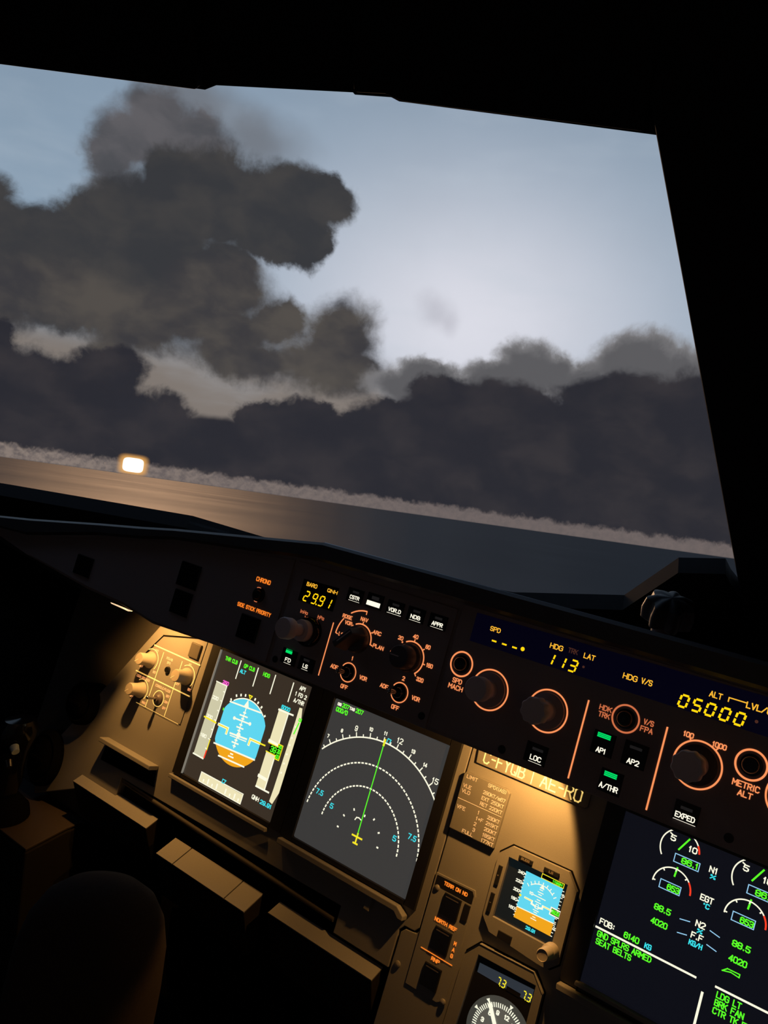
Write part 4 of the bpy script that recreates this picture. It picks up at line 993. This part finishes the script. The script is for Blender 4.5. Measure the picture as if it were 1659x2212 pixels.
# ---- placards
pl = Thing('speed_limit_placard', 'small rectangular placard listing speed limits from VLE to FULL 177KT', 'placard', MIP, -217, -45)
pp = pl.part('plate', plate_m, lambda b: b.poly([(-241.5, -15), (-194, -15), (-190.5, -18), (-191.5, -73.5), (-243, -73.5), (-243.5, -18)], 0, 5), bevel=0.8)
def pl_print(b):
    z = 5 + ew; k = .65
    b.text('LIMIT', -239.4, -20.6, 12.6, 3.8, k, z); b.text('SPD(IAS)', -214.6, -20.4, 21, 3.8, k, z)
    b.text('VLE', -240.6, -30.2, 9.6, 3.8, k, z); b.text('VLO', -240.4, -35.6, 9.6, 3.8, k, z)
    b.text('280KT/m67', -217.6, -28.6, 25.2, 3.8, k, z); b.text('EXT 250KT', -217.6, -34.4, 25.2, 3.8, k, z); b.text('RET 220KT', -217.6, -40.2, 25.2, 3.8, k, z)
    b.seg((-242.2, -42.2), (-192.2, -42.2), .6, z)
    b.text('VFE', -240.8, -52.0, 9.8, 3.8, k, z)
    for t_, x, y, wd in (('1', -217.2, -49.4, 1.8), ('1+F', -217.4, -55.2, 8.2), ('2', -218, -61.0, 2.8), ('3', -217.6, -66.8, 2.8), ('FULL', -228, -72.2, 12.4), ('230KT', -206, -49.6, 13.6), ('215KT', -206, -55.4, 13.8), ('200KT', -206, -61.2, 13.8), ('185KT', -206, -67, 13.8), ('177KT', -206, -72.4, 13.8)): b.text(t_, x, y, wd, 3.8, k, z)
pl.part('lettering', PRINT_LIT, pl_print, pp)
rg = Thing('registration_placard', 'narrow placard lettered C-FYQB and AE-RO tucked under the glareshield', 'placard', MIP, -175, 5)
pp = rg.part('plate', plate_m, lambda b: b.poly([(-235, -3), (-116, -3), (-114, -1), (-114, 18), (-235, 18), (-237, 16)], 0, 3), bevel=0.6)
rg.part('lettering', PRINT_LIT2, lambda b: (b.text('C-FYQB', -228.2, -0.6, 47, 13.0, 1.4, 3 + ew), b.seg((-173.2, -1), (-173.2, 14), 1.0, 3 + ew), b.text('AE-RO', -164.4, -0.6, 43, 13.0, 1.4, 3 + ew)), pp)

# ---- switch column
sw = Thing('switch_column', 'column of black push buttons lettered TERR ON ND, NORTH REF and RNP', 'switch panel', MIP, -220, -176)
sw.part('plate', panel, lambda b: b.poly([(-244, -120), (-199, -118.5), (-196.5, -124), (-197, -226), (-206, -232), (-243.5, -232)], 0, 1.2), bevel=0.4)
sw.part('label_plate', black, lambda b: b.poly([(-242, -132), (-242, -122), (-201, -120.5), (-198.5, -124), (-198.5, -132)], 1.0, 1.45))
sw.part('blank_plug', black, lambda b: b.box(-205.5, -150, -198.5, -134, 1.0, 2.4, .4))  # black box painting in the shading of a notch
z = 1.45 + ew
sw.part('lettering', ORANGE2, lambda b: (b.text('TERR ON ND', -232.6, -127.8, 27.6, 3.9, .85, z), b.text('NORTH REF', -231.8, -163.2, 26, 3.9, .85, z), b.text('M', -205, -175.2, 2.8, 4.0, .8, z), b.text('A', -205, -181.2, 2.8, 4.0, .8, z), b.text('G', -205, -187.2, 2.8, 4.0, .8, z), b.text('RNP', -223.6, -199.0, 9.8, 3.9, .85, z), b.seg((-237, -193), (-200.8, -193), .9, z)))
for v0, v1 in ((-154.5, -133.5), (-189, -166.6), (-224.5, -202.4)):
    bt = sw.part('push_button', gloss, lambda b: b.box(-228.6, v0, -208.8, v1, 1, 3.2, 0.6))
    sw.part('groove', knobd, lambda b: b.box(-226, v1 - 3.4, -211.5, v1 - 2.4, 3.2, 3.5), bt)
for u, v in ((-238.5, -133.6), (-199.5, -228)):
    sw.part('screw', screwm, lambda b: b.lathe(u, v, [(3.2, 1), (3.0, 2.2), (2, 3.0), (0.01, 3.2)], 18), smooth=True)

# ---- lighting control panel at the left
lp = Thing('lighting_panel', 'amber lit panel with three ivory knobs and a toggle beside the leftmost screen', 'switch panel', MIP, -705, -55)
lp.part('plate', panel, lambda b: b.poly([(-741.5, -26), (-731, -10), (-664, 5.5), (-648.5, 5.5), (-650, -107), (-741, -107), (-762, -100), (-761.5, -58)], 0, 1.0), bevel=0.4)
z = 1 + ew
PLW = glow_mat('panel_print_lit', (255, 196, 96), 0.9, base=0.6)
PLW2 = glow_mat('panel_print_soft', (240, 150, 90), 0.7, base=0.5)
lp.part('seam', matt, lambda b: b.line([(-660, 6.2), (-731, -10.2), (-742.5, -25.5), (-757, -46)], 2.2, 1.12))
lp.part('lit_line', PLW, lambda b: (b.seg((-742, -26.6), (-649, -26.8), 1.7, z), b.seg((-761, -68.6), (-649.6, -69), 1.6, z), b.seg((-720.4, -31), (-721.6, -106.5), 1.1, z), b.seg((-681.6, -31.8), (-681.9, -106), 1.1, z), b.seg((-741, -107.3), (-653.5, -107.4), .6, z),
        b.arc(-741, -47.5, 15.2, 1.1, 128, -38, z), b.arc(-741, -89.5, 14.4, 1.1, 128, -38, z), b.arc(-666, -47.6, 15.0, 1.1, 128, -38, z), b.arc(-702.8, -89.4, 10.4, 1.1, 0, 360, z, 40)))
lp.part('lettering', PLW2, lambda b: (b.text('PFD', -738, -34.4, 7.4, 3.8, .8, z), b.text('PFD/ND', -712, -37.4, 13, 3.6, .8, z), b.text('XFR', -708.6, -42.6, 7.4, 3.6, .8, z), b.text('ND', -668.4, -33.4, 5.2, 3.8, .8, z), b.text('OFF', -757.6, -62, 6.8, 3.6, .8, z), b.text('BRT', -729, -62, 6.8, 3.6, .8, z), b.text('OFF', -681, -63, 7.4, 3.6, .8, z), b.text('BRT', -656.5, -63.2, 6.4, 3.6, .8, z),
        b.text('LOUD SPEAKER', -757, -75.4, 28, 3.6, .8, z), b.text('CONSOLE/FLOOR', -716, -76.6, 31, 3.8, .8, z), b.text('OFF', -757.6, -104, 7, 3.6, .8, z), b.text('MAX', -731, -105, 8, 3.6, .8, z), b.text('BRT', -690.6, -83.2, 7, 3.6, .8, z), b.text('DIM', -690.6, -91, 7, 3.6, .8, z), b.text('OFF', -690.6, -99.4, 7, 3.6, .8, z)))
for (u, v) in ((-741, -47.5), (-741, -89.5), (-666, -47.6)):
    kn = lp.part('knob', knobw, lambda b: b.lathe(u, v, [(11.4, 1), (11.2, 3), (8.6, 6), (8.2, 20), (7.4, 21.5), (0.01, 21.6)], 40), smooth=True)
    lp.part('pointer_line', mat('pointer_white', (0.8, 0.78, 0.7), 0.5), lambda b: b.seg((u - 6, v - 5), (u - 1, v - 1), 1.0, 21.8), kn)
tg = lp.part('toggle_switch', knobd, lambda b: b.lathe(-702.8, -89.4, [(8.0, 1), (7.8, 3), (5, 4.5), (4, 6), (0.01, 6.2)], 28), smooth=True)
lp.part('lever', metal, lambda b: (b.tube((-702.8, -89.4, 5), (-706, -90, 17), 1.6, 2.4, 14), b.ball((-706, -90, 17), 2.6, 12)), tg, smooth=True)
lp.part('push_button', gloss, lambda b: b.lathe(-702.2, -49.6, [(4.6, 1), (4.4, 3), (3.6, 4.4), (0.01, 4.6)], 24), smooth=True)
lp.part('square_button', mat('button_brown', (0.09, 0.08, 0.07), 0.5), lambda b: b.box(-673.6, -22, -654.2, -2, 1, 4, .6), bevel=.6)

# ---- vents at the left end
for (u, v, ra, rb), lab in (((-841, -142, 31, 30), 'round black air vent nozzle nearer the amber lighting panel'), ((-881, -236, 33, 40), 'oval black air vent nozzle lower down near the side console')):
    t = Thing('air_vent', lab, 'vent', MIP, u, v, 'air vents at the left end')
    def f(b):
        b.lathe(u, v, [(ra, -20), (ra, 9), (ra - 5, 14), (ra - 9, 12), (ra - 13, 16), (0.01, 20)], 36)
        k_ = rb / ra
        b.v = [(p[0], p[1] * k_, p[2]) for p in b.v]
    t.part('nozzle', matt, f, smooth=True)
    t.part('slot', matt, lambda b: b.box(u - ra * .4, v - 2, u + ra * .4, v + 2, 18, 21, .3))

# ------------------------------------------------------------------ ledge blocks under the panel
def block(name, label, u0, u1, v0, dpt, drop, zlow, splits, group):
    base = MIP @ Vector(((u0 + u1) / 2000, v0 / 1000, 0))
    o = bpy.data.objects.new(name, None); COL.objects.link(o); o.location = base; tag(o, label, 'ledge', group)
    edges = [u0] + splits + [u1]
    for i, (a, c) in enumerate(zip(edges, edges[1:])):
        a = a - (u0 + u1) / 2 + (0.8 if i else 0); c = c - (u0 + u1) / 2 - (0.8 if i < len(edges) - 2 else 0)
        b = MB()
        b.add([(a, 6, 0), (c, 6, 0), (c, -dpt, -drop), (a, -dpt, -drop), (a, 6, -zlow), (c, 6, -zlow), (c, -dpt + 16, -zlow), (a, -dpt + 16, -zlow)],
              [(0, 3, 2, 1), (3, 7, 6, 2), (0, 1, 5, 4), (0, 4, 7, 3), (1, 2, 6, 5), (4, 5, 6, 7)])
        sg = b.build('segment', shade_black, o, bevel=1.0)  # shade on the block front is put into this dark body colour
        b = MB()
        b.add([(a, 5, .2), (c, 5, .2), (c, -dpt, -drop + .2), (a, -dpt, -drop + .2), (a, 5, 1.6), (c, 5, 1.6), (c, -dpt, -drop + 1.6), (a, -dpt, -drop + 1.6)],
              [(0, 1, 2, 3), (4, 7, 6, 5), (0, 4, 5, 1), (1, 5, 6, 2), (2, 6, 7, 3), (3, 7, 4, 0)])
        b.build('top_plate', panel, sg)  # lighter top over the darkened body imitates light from above
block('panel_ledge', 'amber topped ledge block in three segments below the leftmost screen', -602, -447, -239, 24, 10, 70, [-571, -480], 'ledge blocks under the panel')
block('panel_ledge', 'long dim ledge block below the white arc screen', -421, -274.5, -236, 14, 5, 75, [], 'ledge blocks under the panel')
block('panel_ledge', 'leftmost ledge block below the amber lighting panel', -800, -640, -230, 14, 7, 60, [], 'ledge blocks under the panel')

# ------------------------------------------------------------------ flood lamps under the glareshield
def flood(label, u, v, wv, aim, watt, size, blend, vis=False):
    t = Thing('flood_lamp', label, 'lamp', MIP, u, v, 'flood lamps under the glareshield')
    t.part('housing', black, lambda b: b.tube((u, v + 16, wv), (u, v + 2, wv), 8, 10, 20), smooth=True)
    t.part('lens', mat('lamp_lens', (0.8, 0.7, 0.55), 0.3, emit=(255, 205, 140), estr=1.4), lambda b: b.tube((u, v + 2, wv), (u, v + 1, wv), 8, 8, 20))
    L_ = bpy.data.lights.new('flood_light', 'SPOT')
    L_.energy = watt; L_.color = (1.0, 0.47, 0.11); L_.spot_size = R(size); L_.spot_blend = blend; L_.shadow_soft_size = 0.004
    lo = bpy.data.objects.new('flood_light', L_); COL.objects.link(lo)
    p0 = MIP @ Vector((u / 1000, v / 1000, wv / 1000)); p1 = MIP @ Vector((aim[0] / 1000, aim[1] / 1000, aim[2] / 1000))
    lo.rotation_euler = (p1 - p0).to_track_quat('-Z', 'Y').to_euler(); lo.location = p0
flood('small flood lamp under the glareshield above the lighting panel knobs', -712, 56, 86, (-704, -34, 0), 4.0, 106, 1.0)
flood('small flood lamp under the glareshield above the speed placard', -159, 40, 60, (-216, -50, 0), 2.1, 107, 0.14)
flood('small flood lamp under the glareshield above the leftmost screen', -545, 46, 66, (-535, -260, 20), 0.85, 60, 0.8)

# slim map lamp showing as a bright sliver at the left
ml = bpy.data.objects.new('map_lamp', None); COL.objects.link(ml); ml.location = (-0.75, -0.06, 0.985); tag(ml, 'slim map lamp glowing as a sliver beneath the left glareshield', 'lamp')
b = MB(); b.tube((-24, 4, 4), (22, -2, 3), 5, 5, 14); b.build('housing', black, ml, smooth=True)
b = MB(); b.add([(-22, -4, -3.4), (18, -6, -3.2), (24, -4, -1.6), (-4, -7, -0.2), (-22, -5, -1.4)], [(0, 1, 2, 3, 4)]); b.build('lens', mat('map_lens', (0.8, 0.7, 0.6), 0.3, emit=(255, 218, 170), estr=1.0), ml)

# ------------------------------------------------------------------ left console, control stick, armrest, clamp knob
sc = bpy.data.objects.new('side_console', None); COL.objects.link(sc); sc.location = (-1.08, -0.08, 0); tag(sc, 'brown side console box in the dark at the left edge', 'console')
b = MB(); b.add([(310, -75, 660), (296, -6, 660), (296, 60, 660), (-310, 60, 660), (-310, -75, 660), (310, -75, 0), (296, -6, 0), (296, 60, 0), (-310, 60, 0), (-310, -75, 0)],
    [(0, 1, 2, 3, 4), (5, 9, 8, 7, 6), (0, 5, 6, 1), (1, 6, 7, 2), (2, 7, 8, 3), (3, 8, 9, 4), (4, 9, 5, 0)])
b.build('body', shade_black, sc, bevel=3)  # body colour darkened to paint the console's unlit side
b = MB(); b.poly([(309, -74), (295, -6), (295, 59), (-309, 59), (-309, -74)], 660.4, 664); b.build('top_plate', mat('console_brown', (0.05, 0.035, 0.027), 0.7, grain=.2, gscale=200), sc, bevel=1)

cs = bpy.data.objects.new('control_stick', None); COL.objects.link(cs); cs.location = (-0.868, -0.135, 0.665); tag(cs, 'dark glossy side control stick with metal glints at the left edge', 'control stick')
b = MB(); b.lathe(0, 0, [(38, 0), (36, 12), (24, 26), (14, 34), (0.01, 36)], 28); b.build('boot', matt, cs, smooth=True)
b = MB()
b.lathe(0, 0, [(13, 30), (16, 50), (15, 75), (17, 100), (21, 118), (22, 132), (16, 146), (0.01, 148)], 28)
b.v = [(p[0] + p[2] * 0.18, p[1] * 1.25, p[2]) for p in b.v]
gp = b.build('grip', gloss, cs, smooth=True)
b = MB(); b.tube((40, -14, 116), (48, -16, 112), 6, 5, 16); b.build('thumb_button', mat('button_pale', (0.6, 0.66, 0.6), 0.3), gp, smooth=True)
b = MB(); b.tube((36, -18, 96), (43, -20, 90), 5, 4, 12); b.build('trigger', metal, gp, smooth=True)

ar = bpy.data.objects.new('armrest', None); COL.objects.link(ar); ar.location = (-0.46, -0.31, 0.40); tag(ar, 'dark padded rounded armrest rising in the lower left corner', 'armrest')
b = MB()
prof_ = [(60, 0), (60, 250), (60, 330), (58, 370), (52, 398), (42, 418), (28, 430), (12, 434), (0.01, 435)]
b.lathe(0, 0, prof_, 40)
b.v = [(p[0] * 1.15, p[1] * 0.75, p[2]) for p in b.v]
pd = b.build('pad', cloth, ar, smooth=True); pd.rotation_euler = (0, R(4), R(52))
b = MB(); b.tube((0, 0, -400), (0, 0, 2), 22, 22, 16); b.build('stem', black, ar, smooth=True)

ck = bpy.data.objects.new('clamp_knob', None); COL.objects.link(ck); ck.location = (-0.088, 0.03, 1.105); tag(ck, 'black lobed clamp knob standing on the glareshield beside the centre post', 'clamp')
b = MB(); b.box(-24, -14, 24, 16, 0, 14, 3); b.build('base', black, ck, bevel=2)
b = MB(); b.tube((0, 0, 10), (0, 0, 34), 9, 9, 16); b.build('stem', knobd, ck, smooth=True)
b = MB(); b.lathe(0, 0, [(13, 30), (20, 34), (21, 44), (19, 54), (12, 58), (0.01, 59)], 60, 7, 0.14); kk = b.build('lobed_cap', black, ck, smooth=True); kk.rotation_euler = (R(18), R(10), 0)
b = MB()
for x in (-7, 3): b.ball((x, -15, 9), 1.3, 8)
b.build('indicator_light', mat('tiny_lamp', (0.5, 0.4, 0.2), 0.4, emit=(220, 190, 110), estr=.8), ck)
